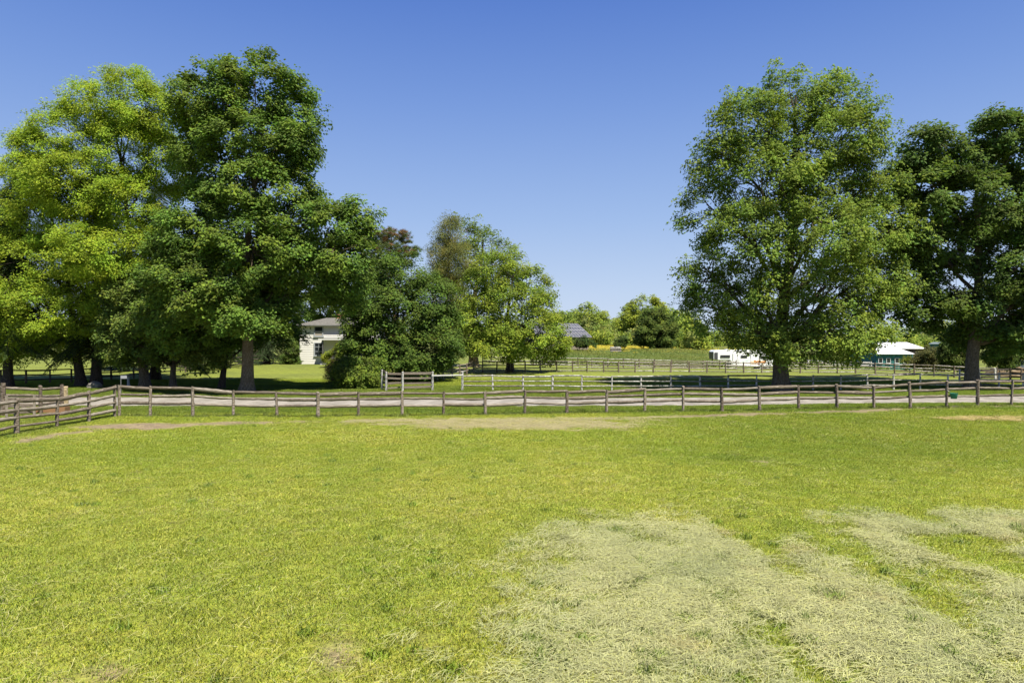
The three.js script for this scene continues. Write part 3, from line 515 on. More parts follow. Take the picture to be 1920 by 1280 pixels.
tree({ name: 'maple_tree', label: 'bright green spreading maple shading the pasture fence in the middle', px: 953, d: 74, r0: 0.42, barkM: barkDark, col: [.225, .305, .03], seed: 7, nLimbs: 11, top: 0.8, opt: { cell: 1.4, per: 9 },
  blobs: [[945, 512, 62, 42], [1000, 535, 40, 36, 1], [895, 545, 42, 44, 1], [960, 570, 70, 40, -1], [1020, 585, 30, 40], [905, 600, 52, 44, -1], [985, 620, 64, 40, -2], [1040, 630, 24, 38], [880, 632, 32, 30, 1], [940, 645, 60, 30, -2], [1010, 655, 48, 22, 0]] });
tree({ name: 'poplar_tree', label: 'tall leafy tree with a pale trunk rising behind the bright maple', px: 884, d: 86, r0: 0.62, barkM: barkPale, col: [.185, .265, .030], seed: 8, nLimbs: 10, top: 0.85, kind: 'silver', opt: { cell: 1.5, per: 9 }, flatten: 0.9,
  blobs: [[872, 438, 36, 30], [905, 455, 34, 36], [930, 482, 40, 34, 1], [958, 480, 26, 28], [895, 490, 46, 40, -1], [860, 500, 46, 44], [915, 530, 50, 40], [972, 500, 24, 26, 1], [885, 580, 56, 50], [895, 640, 46, 26]] });
tree({ name: 'cedar_tree', label: 'narrow olive-brown cedar standing between the dark and bright maples', px: 836, d: 80, r0: 0.24, barkM: barkPale, col: [.225, .235, .062], seed: 9, nLimbs: 6, kind: 'cedar', top: 0.92, fork: 0.12, opt: { cell: 1.0, per: 12, size: [0.5, 1.0] }, flatten: 1.3, vary: 0.25,
  blobs: [[840, 438, 24, 32], [826, 490, 26, 46], [856, 495, 26, 46], [838, 560, 30, 50], [850, 600, 24, 50], [838, 650, 26, 36]] });
tree({ name: 'silver_maple', label: 'huge lone maple with a stout dark trunk in front of the horse trailer', px: 1470, py: 732, r0: 0.66, barkM: barkGrey, col: SILVER, seed: 10, kind: 'silver', nLimbs: 20, top: 0.9, fork: 0.17, vary: 0.22, scale: 1.08, opt: { cell: 1.42, per: 12, core: 0.4, size: [0.6, 1.1] }, flatten: 0.75, twigs: 4,
  blobs: [[1480, 185, 84, 58], [1570, 180, 62, 58, 1], [1400, 240, 76, 62, -1], [1520, 265, 110, 66], [1610, 250, 46, 66, -1], [1345, 300, 54, 66], [1430, 350, 92, 66, -2], [1570, 355, 92, 66, 1], [1650, 340, 46, 56], [1325, 400, 50, 58], [1400, 450, 90, 62, -2], [1520, 450, 100, 66, -3], [1640, 430, 76, 62], [1700, 410, 32, 46], [1320, 515, 50, 48], [1410, 550, 90, 56, -1], [1530, 555, 100, 60, -2], [1640, 530, 72, 56], [1340, 585, 64, 44, 1], [1440, 620, 90, 38], [1560, 625, 92, 44, -2], [1640, 572, 44, 38, 1], [1480, 655, 64, 24, -2], [1585, 655, 44, 24, -1]] });
tree({ name: 'maple_tree', label: 'dense dark green maple at the right edge beside the corral', px: 1828, py: 730, r0: 0.56, barkM: barkGrey, col: [.105, .172, .026], seed: 11, kind: 'maple', nLimbs: 15, top: 0.86, fork: 0.2, scale: 1.32, vary: 0.26, opt: { cell: 1.5, per: 12, size: [0.5, 0.95] }, flatten: 0.6,
  blobs: [[1880, 252, 74, 46], [1750, 270, 62, 44], [1815, 300, 66, 46, 1], [1930, 290, 66, 66], [1705, 310, 36, 34], [1730, 360, 64, 50, -1], [1840, 385, 82, 56, -1], [1930, 400, 82, 66], [1710, 440, 52, 46], [1790, 470, 80, 46, 1], [1900, 500, 90, 56, -2], [1720, 520, 50, 42, 1], [1790, 560, 66, 36, -1], [1730, 590, 46, 30], [1880, 590, 82, 46, -1], [1960, 560, 66, 66], [1850, 630, 56, 24, 2], [1920, 640, 60, 30, 1]] });
tree({ name: 'maple_tree', label: 'shaded green tree rising behind the farmhouse roof', px: 600, d: 112, r0: 0.4, barkM: barkDark, col: [.11, .175, .028], seed: 12, nLimbs: 6, top: 0.8, scale: 1.3, opt: { cell: 1.7, per: 10 }, blobs: [[600, 500, 48, 36], [560, 535, 44, 40], [640, 535, 46, 40], [600, 570, 60, 36], [560, 590, 40, 30], [650, 590, 40, 36]] });
console.log('big trees done');

// conifers behind the left trees
function conifer(name, label, px, d, hgt, R, col, seed, droop, clear) {
  const r = RNG(seed * 17 + 3), base = on(px, d), g = thing(name, label, 'tree', [base.x, base.y, base.z]);
  part('trunk', tube([V(0, -.2, 0), V(.05, hgt * .3, .05), V(-.05, hgt * .7, 0), V(0, hgt, 0)], hgt * 0.018 + 0.1, 0.03, 14, 9, .05, r, .4), barkDark, g);
  const N = Math.round(hgt * 7), set = new Copies(), boughs = [];
  for (let i = 0; i < N; i++) {
    const t = clear + (1 - clear) * (i + r()) / N, y = hgt * t, L = R * (1 - t * 0.96) / (1 - clear * 0.96) * (0.75 + 0.4 * r()) + 0.2, a = i * 2.4 + r();
    const dir = V(Math.cos(a), 0, Math.sin(a)), pt = s => V(dir.x * L * s, y + L * (0.12 * Math.sin(s * 3) - droop * s * s), dir.z * L * s);
    boughs.push(tube([pt(0), pt(.5), pt(1)], 0.05 * (1 - t) + 0.015, 0.008, 4, 4, 0, r));
    for (let s = 0.12; s < 1; s += 0.5 / L) for (let k = 0; k < 3; k++) { const v = 0.75 + 0.5 * r(); const p = pt(Math.max(0.05, s - 0.1)); p.y = Math.max(0.6, p.y - 0.12 * k); set.add(p, 0, -a + (k - 1) * 0.75 + (r() - 0.5) * 0.5, -0.25 - droop * 0.9 * s - 0.25 * r(), 0.75 + 0.5 * r(), 0.9, 0.9, [col[0] * v, col[1] * v, col[2] * v]); }
  }
  part('boughs', mergeGeometries(boughs), barkDark, g, true);
  set.build('crown', BOUGH, needleMat, g);
}
const SPR = [.040, .066, .022];
conifer('spruce_tree', 'dark spruce with drooping boughs behind the left-edge tree trunk', 180, 60, 19, 4.2, SPR, 1, .32, .13);
conifer('spruce_tree', 'dark spruce standing deep in shade behind the small grey-trunked maple', 291, 66, 20, 4.4, SPR, 2, .32, .1);
conifer('spruce_tree', 'drooping spruce at the photo\'s left margin above the field fence', 14, 58, 17, 4.2, [.052, .082, .022], 3, .32, .2);
conifer('spruce_tree', 'dark spruce behind the slender trunk, left of the white house', 395, 84, 18, 4.4, SPR, 4, .3, .06);
conifer('spruce_tree', 'dark spruce nearest the white house on its left', 500, 92, 17, 4.0, SPR, 5, .3, .04);
conifer('spruce_tree', 'far dark spruce seen between the leaning and small maple trunks', 232, 80, 16, 4.4, SPR, 6, .3, .07);
// pine with browned tufts behind the dark maple
{
  const d = 105, base = on(735, d), r = RNG(91), g = thing('pine_tree', 'pine with browned needle tufts poking above the dark round maple', 'tree', [base.x, base.y, base.z]);
  const h = CAM_Y - (430 - 640) / F * d - base.y; part('trunk', tube([V(0, -.2, 0), V(.3, h * .4, 0), V(-.3, h * .75, 0), V(0, h * .97, 0)], .38, .07, 14, 9, .05, r, .3), barkPine, g);
  const set = new Copies();
  for (const [px, py, rx, ry] of [[735, 440, 34, 12], [705, 452, 28, 14], [762, 450, 12, 10], [725, 466, 40, 14], [755, 470, 20, 10], [700, 482, 34, 14], [745, 490, 26, 12], [783, 468, 9, 6], [775, 478, 14, 7], [690, 505, 32, 16], [720, 515, 40, 14]]) {
    const c = V((px - 735) / F * d, CAM_Y - (py - 640) / F * d - base.y, (r() - 0.5) * 3), s = d / F, y0 = c.y - 1.2;
    part('limb', tube([V(0, Math.min(y0, h * .93), 0), V(c.x * .5, y0 + .3, c.z * .5), V(c.x, c.y - .1, c.z)], .13, .03, 6, 6, .05, r), barkPine, g);
    const n = Math.round(rx * ry * 0.28), bn = r() < 0.5;
    for (let i = 0; i < n; i++) { const a = r() * 6.283, q = Math.sqrt(r()), v = .8 + .4 * r(), br = r() < (bn ? .42 : .1); set.add(V(c.x + Math.cos(a) * q * rx * s, c.y + (r() - .5) * 2 * ry * s * Math.sqrt(1.05 - q * q), c.z + Math.sin(a) * q * rx * s * .9), (r() - .5) * .6, r() * 6.28, (r() - .5) * .6, 1.1, 1.1, 1.1, br ? [.22 * v, .125 * v, .05 * v] : [.11 * v, .145 * v, .04 * v]); }
  }
  set.build('crown', TUFT, needleMat, g);
}
// shrubs
function shrub(name, label, px, d, blobs, col, seed, o = {}) { return tree({ name, label, px, d, r0: o.r0 ?? 0.06, blobs, kind: o.kind ?? 'shrub', col, seed, nLimbs: o.nLimbs ?? 4, top: 0.6, fork: 0.05, opt: { cell: o.cell ?? 0.62, per: o.per ?? 9, size: o.size ?? [0.3, 0.5] }, flatten: 0.8, category: 'shrub', twigs: 2, scale: o.scale ?? 1, vary: o.vary ?? 0.22, barkM: o.barkM ?? barkGrey }); }
shrub('leafy_shrub', 'broad-leaved green shrub beside the white gate posts', 672, 57.5, [[650, 706, 26, 20], [690, 708, 24, 18], [668, 690, 30, 18, 1], [700, 690, 16, 18, 1], [640, 690, 18, 18, 1]], [.15, .225, .028], 31, { cell: 0.55, scale: 1.25 });
shrub('leafy_shrub', 'yellow-green bush growing against the white house wall', 612, 84, [[622, 670, 18, 13], [611, 676, 9, 6], [636, 660, 11, 16]], [.22, .28, .026], 32, { cell: 0.7 });
shrub('leafy_shrub', 'green bush at the left corner of the white house', 548, 91, [[550, 655, 13, 24], [540, 668, 16, 14], [556, 672, 10, 12]], [.10, .16, .026], 33, { cell: 0.7 });
shrub('dead_shrub', 'brown twiggy dead shrub at the edge of the sunny lawn', 626, 62, [[624, 700, 13, 16], [630, 688, 10, 12]], [.17, .115, .075], 34, { kind: 'cedar', cell: 0.5, scale: 0.7 });
shrub('leafy_shrub', 'dark green shrub in the shade behind the slender trunks', 375, 74, [[372, 672, 18, 20], [388, 680, 14, 14]], [.075, .115, .022], 35);
shrub('leafy_shrub', 'pale green shrub beyond the field fence between the trunks', 445, 98, [[445, 650, 28, 20], [418, 655, 24, 16], [480, 655, 22, 18]], [.115, .165, .035], 36, { cell: 0.8 });
shrub('leafy_shrub', 'olive shrub with arching twigs in front of the teal barn', 1738, 78, [[1742, 668, 24, 18], [1764, 668, 22, 20], [1724, 680, 16, 9], [1750, 684, 30, 9]], [.125, .135, .042], 37, { cell: 0.6 });
shrub('leafy_shrub', 'yellow-green leafy sapling at the barn\'s right end', 1706, 82, [[1706, 682, 14, 8], [1700, 676, 8, 6]], [.19, .24, .03], 38);
shrub('leafy_shrub', 'green bush just left of the right maple trunk', 1795, 72, [[1790, 660, 24, 26], [1806, 676, 20, 16], [1778, 672, 16, 18]], [.095, .145, .026], 39, { cell: 0.62 });
shrub('leafy_shrub', 'sunlit green bush just right of the right maple trunk', 1875, 70, [[1868, 655, 26, 26], [1895, 660, 26, 24], [1880, 678, 28, 12]], [.10, .155, .026], 40, { cell: 0.65 });

// far field trees
tree({ name: 'maple_tree', label: 'round dark bushy tree alone in the flowering field', px: 1232, d: 148, r0: 0.4, barkM: barkDark, col: [.118, .172, .028], seed: 51, nLimbs: 6, top: 0.7, fork: 0.1, opt: { cell: 1.5, per: 9 }, scale: 1.5, blobs: [[1230, 598, 28, 22], [1212, 615, 22, 22], [1252, 614, 20, 22], [1232, 625, 34, 20], [1208, 635, 18, 14], [1250, 640, 20, 13], [1232, 645, 22, 9]] });
tree({ name: 'maple_tree', label: 'tall round-topped pale green tree above the far wood', px: 1212, d: 230, r0: 0.5, col: [.27, .335, .038], seed: 52, nLimbs: 5, kind: 'far', top: 0.7, opt: { cell: 2.4, per: 7 }, blobs: [[1212, 575, 34, 24], [1190, 595, 26, 26], [1236, 592, 26, 26], [1212, 615, 40, 26]] });
shrub('leafy_shrub', 'low dark shrub beside the pale rail stack in the flower field', 1161, 140, [[1162, 643, 11, 8], [1170, 638, 8, 8]], [.09, .14, .025], 53, { cell: 0.9, scale: 1.6 });
shrub('leafy_shrub', 'dark shrubs massed under the eave of the solar roof', 1085, 136, [[1070, 640, 16, 9], [1094, 640, 15, 9], [1108, 644, 10, 6]], [.075, .125, .022], 54, { cell: 1.0, scale: 1.6 });
// far wood: one mass
{
  const r = RNG(77), g = stuffGroup('woodland', 'far wood of pale green trees closing the fields at the horizon', 'woodland'), sets = [new Copies(), new Copies()];
  const wood1 = (px0, px1, topFn, d0, d1, n) => {
    for (let i = 0; i < n; i++) {
      const px = lerp(px0, px1, (i + r()) / n), d = lerp(d0, d1, r()), base = on(px, d), top = topFn(px), hgt = Math.max(3, (CAM_Y - (top - 640) / F * d - base.y) * (0.72 + 0.32 * r())), R = hgt * (0.24 + 0.16 * r());
      const bl = []; for (let k = 0; k < 6; k++) bl.push({ x: (r() - .5) * R * 1.2, y: hgt * (0.22 + 0.62 * k / 5), z: (r() - .5) * R, rx: R * (1 - 0.1 * k) * (0.7 + .4 * r()), ry: hgt * 0.16, rz: R * (1 - .1 * k) });
      const clumps = sampleCrown(bl, r, { cell: 2.6, per: 5, size: [1.0, 1.9] }); for (const c of clumps) c.p.add(base);
      const m = r(), col = m < .25 ? [.19, .265, .04] : m < .85 ? [.275, .355, .05] : [.27, .32, .085];
      fillCrown(clumps, r, col, 0.2, 1, 0.8, sets);
    }
  };
  wood1(1030, 1300, px => 572 + 6 * Math.sin(px * 0.05) + (px > 1110 && px < 1190 ? 6 : 0), 215, 265, 46);
  wood1(1040, 1330, () => 612, 190, 212, 30);
  wood1(1290, 2000, px => 612 - 14 * sstep(1600, 1750, px), 220, 300, 60);
  wood1(-80, 620, () => 596, 200, 280, 60);
  wood1(600, 1060, () => 600, 220, 280, 40);
  wood1(1640, 1800, () => 628, 150, 180, 14);
  sets.forEach((s, i) => s.build('tree_foliage', SPRAY.far[i], leafMat, g));
}
// flower field
{
  const r = RNG(78), S = new Copies(), fl = spray(14, 0.5, 0.16, 301, { flat: 0.25 });
  for (let i = 0; i < 2600; i++) {
    const d = lerp(132, 215, r()), px = lerp(1040, 1420, r()), x = (px - 960) / F * d; if (px > 1265 && r() < .94) continue; if (fbm(x * .05, d * .03, 3, 15) < -0.2 - 0.2 * sstep(1290, 1200, px)) continue; if (r() > sstep(126, 160, d)) continue;
    const v = .8 + .4 * r(); S.add(V(x, H(x, d) + 0.45, -d), 0, r() * 6.28, 0, 1.6, 1, 1.6, [.6 * v, .5 * v, .05 * v]);
  }
  const g = stuffGroup('flower_field', 'band of yellow flowers in the far field below the wood', 'flowers'); S.build('flowers', fl, leafMat, g);
  // long unmown grass on the bank
  const G = new Copies(), tuft = bladePatch(46, 0.9, 0.35, 0.75, 0.05, 0.5, 302);
  for (let i = 0; i < 9000; i++) { const d = lerp(97, 150, r()), px = lerp(1000, 1660, r()), x = (px - 960) / F * d, v = .8 + .4 * r(), n = fbm(x * .06, d * .06, 3, 44); G.add(V(x, H(x, d), -d), 0, r() * 6.28, 0, 1.3, 0.8 + n, 1.3, [lerp(.13, .21, clamp(.4 + n)) * v, .225 * v, .03 * v]); }
  const g2 = stuffGroup('long_grass', 'long unmown grass on the bank behind the pasture fences', 'grass'); G.build('grass_tufts', tuft, bladeMat, g2);
}
console.log('foliage done');

// ---------------------------------------------------------------- white farmhouse
const whiteSiding = new THREE.MeshStandardMaterial({ map: dataTex(256, 256, (u, v) => { const a = tnoise(u, v, 8, 2) * 16 + tnoise(u, v, 40, 6) * 12 + (rnd() - .5) * 10; return [205 + a, 203 + a, 197 + a]; }), roughness: 0.7 });
const glass = new THREE.MeshPhysicalMaterial({ color: C(.02, .025, .03), roughness: 0.05, metalness: 0, specularIntensity: 1 });
const shingle = new THREE.MeshStandardMaterial({ map: dataTex(256, 256, (u, v) => { const row = Math.floor(v * 24), a = ((Math.sin(row * 91.7 + Math.floor(u * 16 + (row % 2) * .5) * 47.3) * 43758.5) % 1) * 16 + (rnd() - .5) * 26; return [98 + a, 95 + a, 88 + a]; }), roughness: 0.95 });
function lap(w, h, n, t = 0.028) { const gs = []; for (let i = 0; i < n; i++) { const s = h / n, g = new THREE.BoxGeometry(w, s * 1.08, t); const p = g.attributes.position; for (let k = 0; k < p.count; k++) if (p.getZ(k) > 0 && p.getY(k) > 0) p.setZ(k, -t / 2 + 0.004); g.computeVertexNormals(); g.translate(0, s * (i + .5), t / 2); gs.push(g); } return mergeGeometries(gs); }
function windowIn(parent, x, y, z, w, h, frameM, { rows = 2, cols = 1, blind = false } = {}) {
  const g = new THREE.Group(); g.name = 'window'; g.position.set(x, y, z); parent.add(g); const t = Math.min(.12, w * .11);
  part('pane', box(w - t, h - t, .02, 0, h / 2, .01), glass, g);
  const fr = [box(w, t, .1, 0, t / 2, .05), box(w, t, .1, 0, h - t / 2, .05), box(t, h - 2 * t, .1, -w / 2 + t / 2, h / 2, .05), box(t, h - 2 * t, .1, w / 2 - t / 2, h / 2, .05)];
  for (let i = 1; i < rows; i++) fr.push(box(w - 2 * t, .06, .06, 0, h * i / rows, .04)); for (let i = 1; i < cols; i++) fr.push(box(.035, h - 2 * t, .04, -w / 2 + w * i / cols, h / 2, .035));
  part('frame', mergeGeometries(fr), frameM, g); part('sill', box(w + .14, .06, .16, 0, -.03, .08), frameM, g);
  if (blind) part('blind', box(w - 2 * t, h * .45, .015, 0, h * .27, .03), flat(.3, .27, .22), g);
  return g;
}
{
  const d = 91, l = on(563, d), W = 10.5, D = 8, Hh = 5.6, yb = 1.02, g = thing('farmhouse', 'white clapboard two-storey farmhouse half hidden by the dark maple', 'house', [l.x + W / 2, yb, l.z], 0.05);
  part('wall', box(W, Hh, D, 0, Hh / 2 - .3, -D / 2 - .01), whiteSiding, g);
  const s = part('siding', lap(W, Hh - .45, 22, .05), whiteSiding, g, true); s.position.y = .1;
  for (const x of [-1, 1]) part('corner_board', box(.14, Hh - .3, .05, x * (W / 2 - .06), (Hh - .3) / 2, .03), whiteSiding, g);
  // hipped roof with eaves
  const e = .5, y0 = Hh - .34, y1 = y0 + 1.1, w2 = W / 2 + e, z0 = e, z1 = -D - e, zm = (z0 + z1) / 2, rx = W / 2 - 2.6;
  const q = [[-w2, y0, z0], [w2, y0, z0], [w2, y0, z1], [-w2, y0, z1], [-rx, y1, zm], [rx, y1, zm]], P = [], UV = [];
  for (const f of [[0, 1, 5], [0, 5, 4], [1, 2, 5], [2, 3, 4], [2, 4, 5], [3, 0, 4]]) for (const k of f) { P.push(...q[k]); UV.push((q[k][0] + q[k][2]) / 3, q[k][1] / 1.2); }
  const rg = new THREE.BufferGeometry(); rg.setAttribute('position', new THREE.Float32BufferAttribute(P, 3)); rg.setAttribute('uv', new THREE.Float32BufferAttribute(UV, 2)); rg.computeVertexNormals();
  const roof = part('roof', rg, shingle, g); part('fascia', box(W + 2 * e, .2, D + 2 * e, 0, y0 - .104, zm), flat(.42, .42, .40), g);
  part('chimney', mergeGeometries([box(.6, 1.0, .6, -.8, y1 - .1, zm), box(.7, .1, .7, -.8, y1 + .42, zm)]), flat(.33, .13, .08, .95), roof);
  part('gutter', box(W + 2 * e + .06, .1, .1, 0, y0 - .05, z0 + .055), flat(.16, .16, .15), g);
  const fm = flat(.30, .32, .34), px = p => (p - 563) / F * d - W / 2;
  windowIn(g, px(598), 1.15, .056, 1.22, 1.8, fm, { rows: 3, cols: 2 }); windowIn(g, px(598), 3.72, .056, 1.22, 1.4, fm, { blind: true }); windowIn(g, px(668), 3.72, .056, 1.1, 1.4, fm); windowIn(g, px(668), 1.15, .056, 1.1, 1.8, fm);
  const por = new THREE.Group(); por.name = 'porch'; g.add(por); const xa = px(607), pw = W / 2 - xa;
  part('porch_roof', box(pw + .3, .16, 2.3, xa + pw / 2, 3.42, 1.22), shingle, por); part('porch_fascia', box(pw + .34, .22, .05, xa + pw / 2, 3.36, 2.40), flat(.5, .5, .48), por);
  for (const x of [xa + .35, xa + 3, xa + 5.6]) part('porch_post', box(.13, 3.3, .13, x, 1.66, 2.1), flat(.09, .09, .09), por);
  part('porch_floor', box(pw, .3, 2.1, xa + pw / 2, .05, 1.1), flat(.3, .3, .29), por);
}
// ---------------------------------------------------------------- teal barn with white metal roof
{
  const d = 110, teal = new THREE.MeshStandardMaterial({ map: dataTex(128, 128, (u, v) => { const a = (Math.sin(u * 6.283 * 8) > .9 ? -16 : 0) + tnoise(u, v, 10, 3) * 16 + (rnd() - .5) * 10; return [40 + a * .5, 104 + a * .8, 100 + a * .8]; }, [1, 1]), roughness: .7 }), tin = new THREE.MeshStandardMaterial({ color: C(.80, .80, .78), roughness: .5, metalness: 0 });
  const s = d / F, X = p => (p - 1678) * s, base = on(1678, d), g = thing('barn', 'teal barn with four small windows and a white metal roof', 'barn', [base.x, base.y - .1, base.z]), Y = p => CAM_Y - (p - 640) * s - base.y + .1;
  const wL = X(1644), wR = X(1712), hw = Y(664), zr = -9;
  part('wall', box(wR - wL, hw, 9, (wL + wR) / 2, hw / 2, -4.5), teal, g);
  const batten = []; for (let x = wL + .3; x < wR; x += .45) batten.push(box(.05, hw - .1, .03, x, hw / 2, .015)); part('battens', mergeGeometries(batten), teal, g, true);
  for (const p of [1651, 1666, 1682, 1698]) windowIn(g, X(p), Y(681), .03, .72, .86, flat(.5, .52, .5), { rows: 1 });
  const yR = Y(643) + 0.05, quad = (pts) => { const G = new THREE.BufferGeometry(), t = .07, a = pts.map(p => [p[0], p[1] + t, p[2]]), b = pts; const PP = []; const f = (i, j, k) => PP.push(...i, ...j, ...k); f(a[0], a[1], a[2]); f(a[0], a[2], a[3]); f(b[0], b[2], b[1]); f(b[0], b[3], b[2]); for (let i = 0; i < 4; i++) { const j = (i + 1) % 4; f(b[i], b[j], a[j]); f(b[i], a[j], a[i]); } G.setAttribute('position', new THREE.Float32BufferAttribute(PP, 3)); G.setAttribute('uv', new THREE.Float32BufferAttribute(new Float32Array(PP.length / 3 * 2), 2)); G.computeVertexNormals(); return G; };
  const r1 = part('roof', quad([[wL - .3, hw + .02, .5], [wR, hw + .02, .5], [wR, yR, zr], [X(1700) - .2, yR, zr]]), tin, g); r1.userData.label = 'white metal roof slope over the teal wall';
  part('roof', quad([[wR + .01, Y(656) + .15, -3.6], [X(1762), Y(656) + .15, -3.6], [X(1762), yR, zr], [wR + .01, yR, zr]]), tin, g);
  part('roof', quad([[X(1762), hw, -19], [wL - .3, hw, -19], [X(1700) - .2, yR - .01, zr - .02], [X(1762), yR - .01, zr - .02]]), tin, g);
  const rib = []; for (let x = wL + 1; x < wR - .3; x += .9) { const t = clamp((x - wL) / (X(1700) - wL)), a = V(x, hw + .10, .45), b = V(x, hw + .10, .45).lerp(V(x, yR + .1, zr), t); const L = a.distanceTo(b), q = box(.05, .03, L); q.rotateX(Math.atan2(b.y - a.y, a.z - b.z)); q.translate(x, (a.y + b.y) / 2, (a.z + b.z) / 2); rib.push(q); } part('roof_ribs', mergeGeometries(rib), tin, r1, true);
  const hw2 = Y(656) + .1; part('end_wall', box(X(1762) - wR - .02, hw2, .15, (wR + X(1762)) / 2 + .01, hw2 / 2, -4), flat(.10, .07, .05, .95), g);
  const bd = darkRail; for (let k = 0; k < 9; k++) { const w = (X(1750) - wR) / 9; part('plank', box(w * .86, hw2 * .92, .05, wR + w * (k + .5) + .05, hw2 * .48, -3.88 + (k % 2) * .02), bd[k % 2], g); }
  part('cupola', mergeGeometries([box(.9, .7, .9, X(1718), yR + .2, zr), box(1.15, .1, 1.15, X(1718), yR + .6, zr)]), flat(.45, .47, .5), g);
  // second teal gable farther right
  const b2 = on(1771, 122), h2 = thing('teal_shed', 'narrow teal shed gable just right of the teal barn roof', 'shed', [b2.x, b2.y, b2.z]), hh = CAM_Y - (648 - 640) / F * 122 - b2.y;
  part('wall', box(1.5, hh + .3, 3, 0, (hh + .3) / 2, -1.5), teal, h2); for (const sgn of [-1, 1]) { const rf = part('roof', box(1.05, .06, 3.3), flat(.16, .2, .19, .7), h2); rf.position.set(sgn * .44, hh + .47, -1.5); rf.rotation.z = -sgn * .38; } part('door', box(.8, 1.9, .06, .1, .95, .035), flat(.2, .22, .2), h2);
}
// ---------------------------------------------------------------- barn roof with solar panels
{
  const d = 142, s = d / F, base = on(1068, d), g = thing('solar_barn', 'low barn with a roof of blue-grey solar panels behind the bright maple', 'barn', [base.x + 3.4, base.y, base.z], 0.42), Y = p => CAM_Y - (p - 640) * s - base.y;
  const ye = Y(632), run = 6.2, yr = Y(607.5) + run * .03, L = 11.5, x1 = 1.5, x0 = x1 - L - 1;
  part('wall', box(L - .6, ye, run * 2 - 1, (x0 + x1) / 2 + .2, ye / 2, -run), flat(.2, .17, .13, .9), g);
  const slope = Math.atan2(yr - ye, run), len = Math.hypot(run, yr - ye), roof = new THREE.Group(); roof.name = 'roof'; roof.position.set(x0, ye, 0); roof.rotation.set(0, 0, 0); g.add(roof);
  const shear = 0.0, inset = 0; // the far gable is hipped, so the panel rows step back at the right
  const front = part('roof_slope', box(L + 1 - inset * .5, .1, len), flat(.12, .12, .13), roof); front.position.set((L + 1 - inset * .5) / 2, (yr - ye) / 2 - .06, -run / 2); front.rotation.x = slope;
  const backS = part('roof_slope', box(L + 1 - inset * .5, .1, len), flat(.12, .12, .13), roof); backS.position.set((L + 1 - inset * .5) / 2, (yr - ye) / 2 - .06, -run * 1.5 - .02); backS.rotation.x = -slope;
  const cell = new THREE.MeshPhysicalMaterial({ color: C(.075, .077, .088), roughness: .45, clearcoat: 0 }), frame = flat(.4, .4, .41, .6, 0);
  const nx = 9, ny = 4, pw = (L + 1) / nx, ph = len / ny;
  for (let j = 0; j < ny; j++) for (let i = 0; i < nx; i++) {
    const cx = (i + .5) * pw - inset * (j / (ny - 1)) * .55 * (i / nx) , t = (j + .5) / ny, p = part('panel', box(pw * .94, .05, ph * .92), cell, roof);
    p.position.set(cx, (yr - ye) * t + .06 + (j === 0 ? -.05 : 0), -run * t); p.rotation.x = slope;
    const f = part('panel_frame', mergeGeometries([box(pw * .96, .03, .06, 0, .015, ph * .46), box(pw * .96, .03, .06, 0, .015, -ph * .46), box(.06, .03, ph * .92, pw * .47, .016, 0), box(.05, .03, ph * .86, 0, .02, 0)]), frame, roof); f.position.copy(p.position).add(V(0, .022, 0)); f.rotation.x = slope;
  }
}
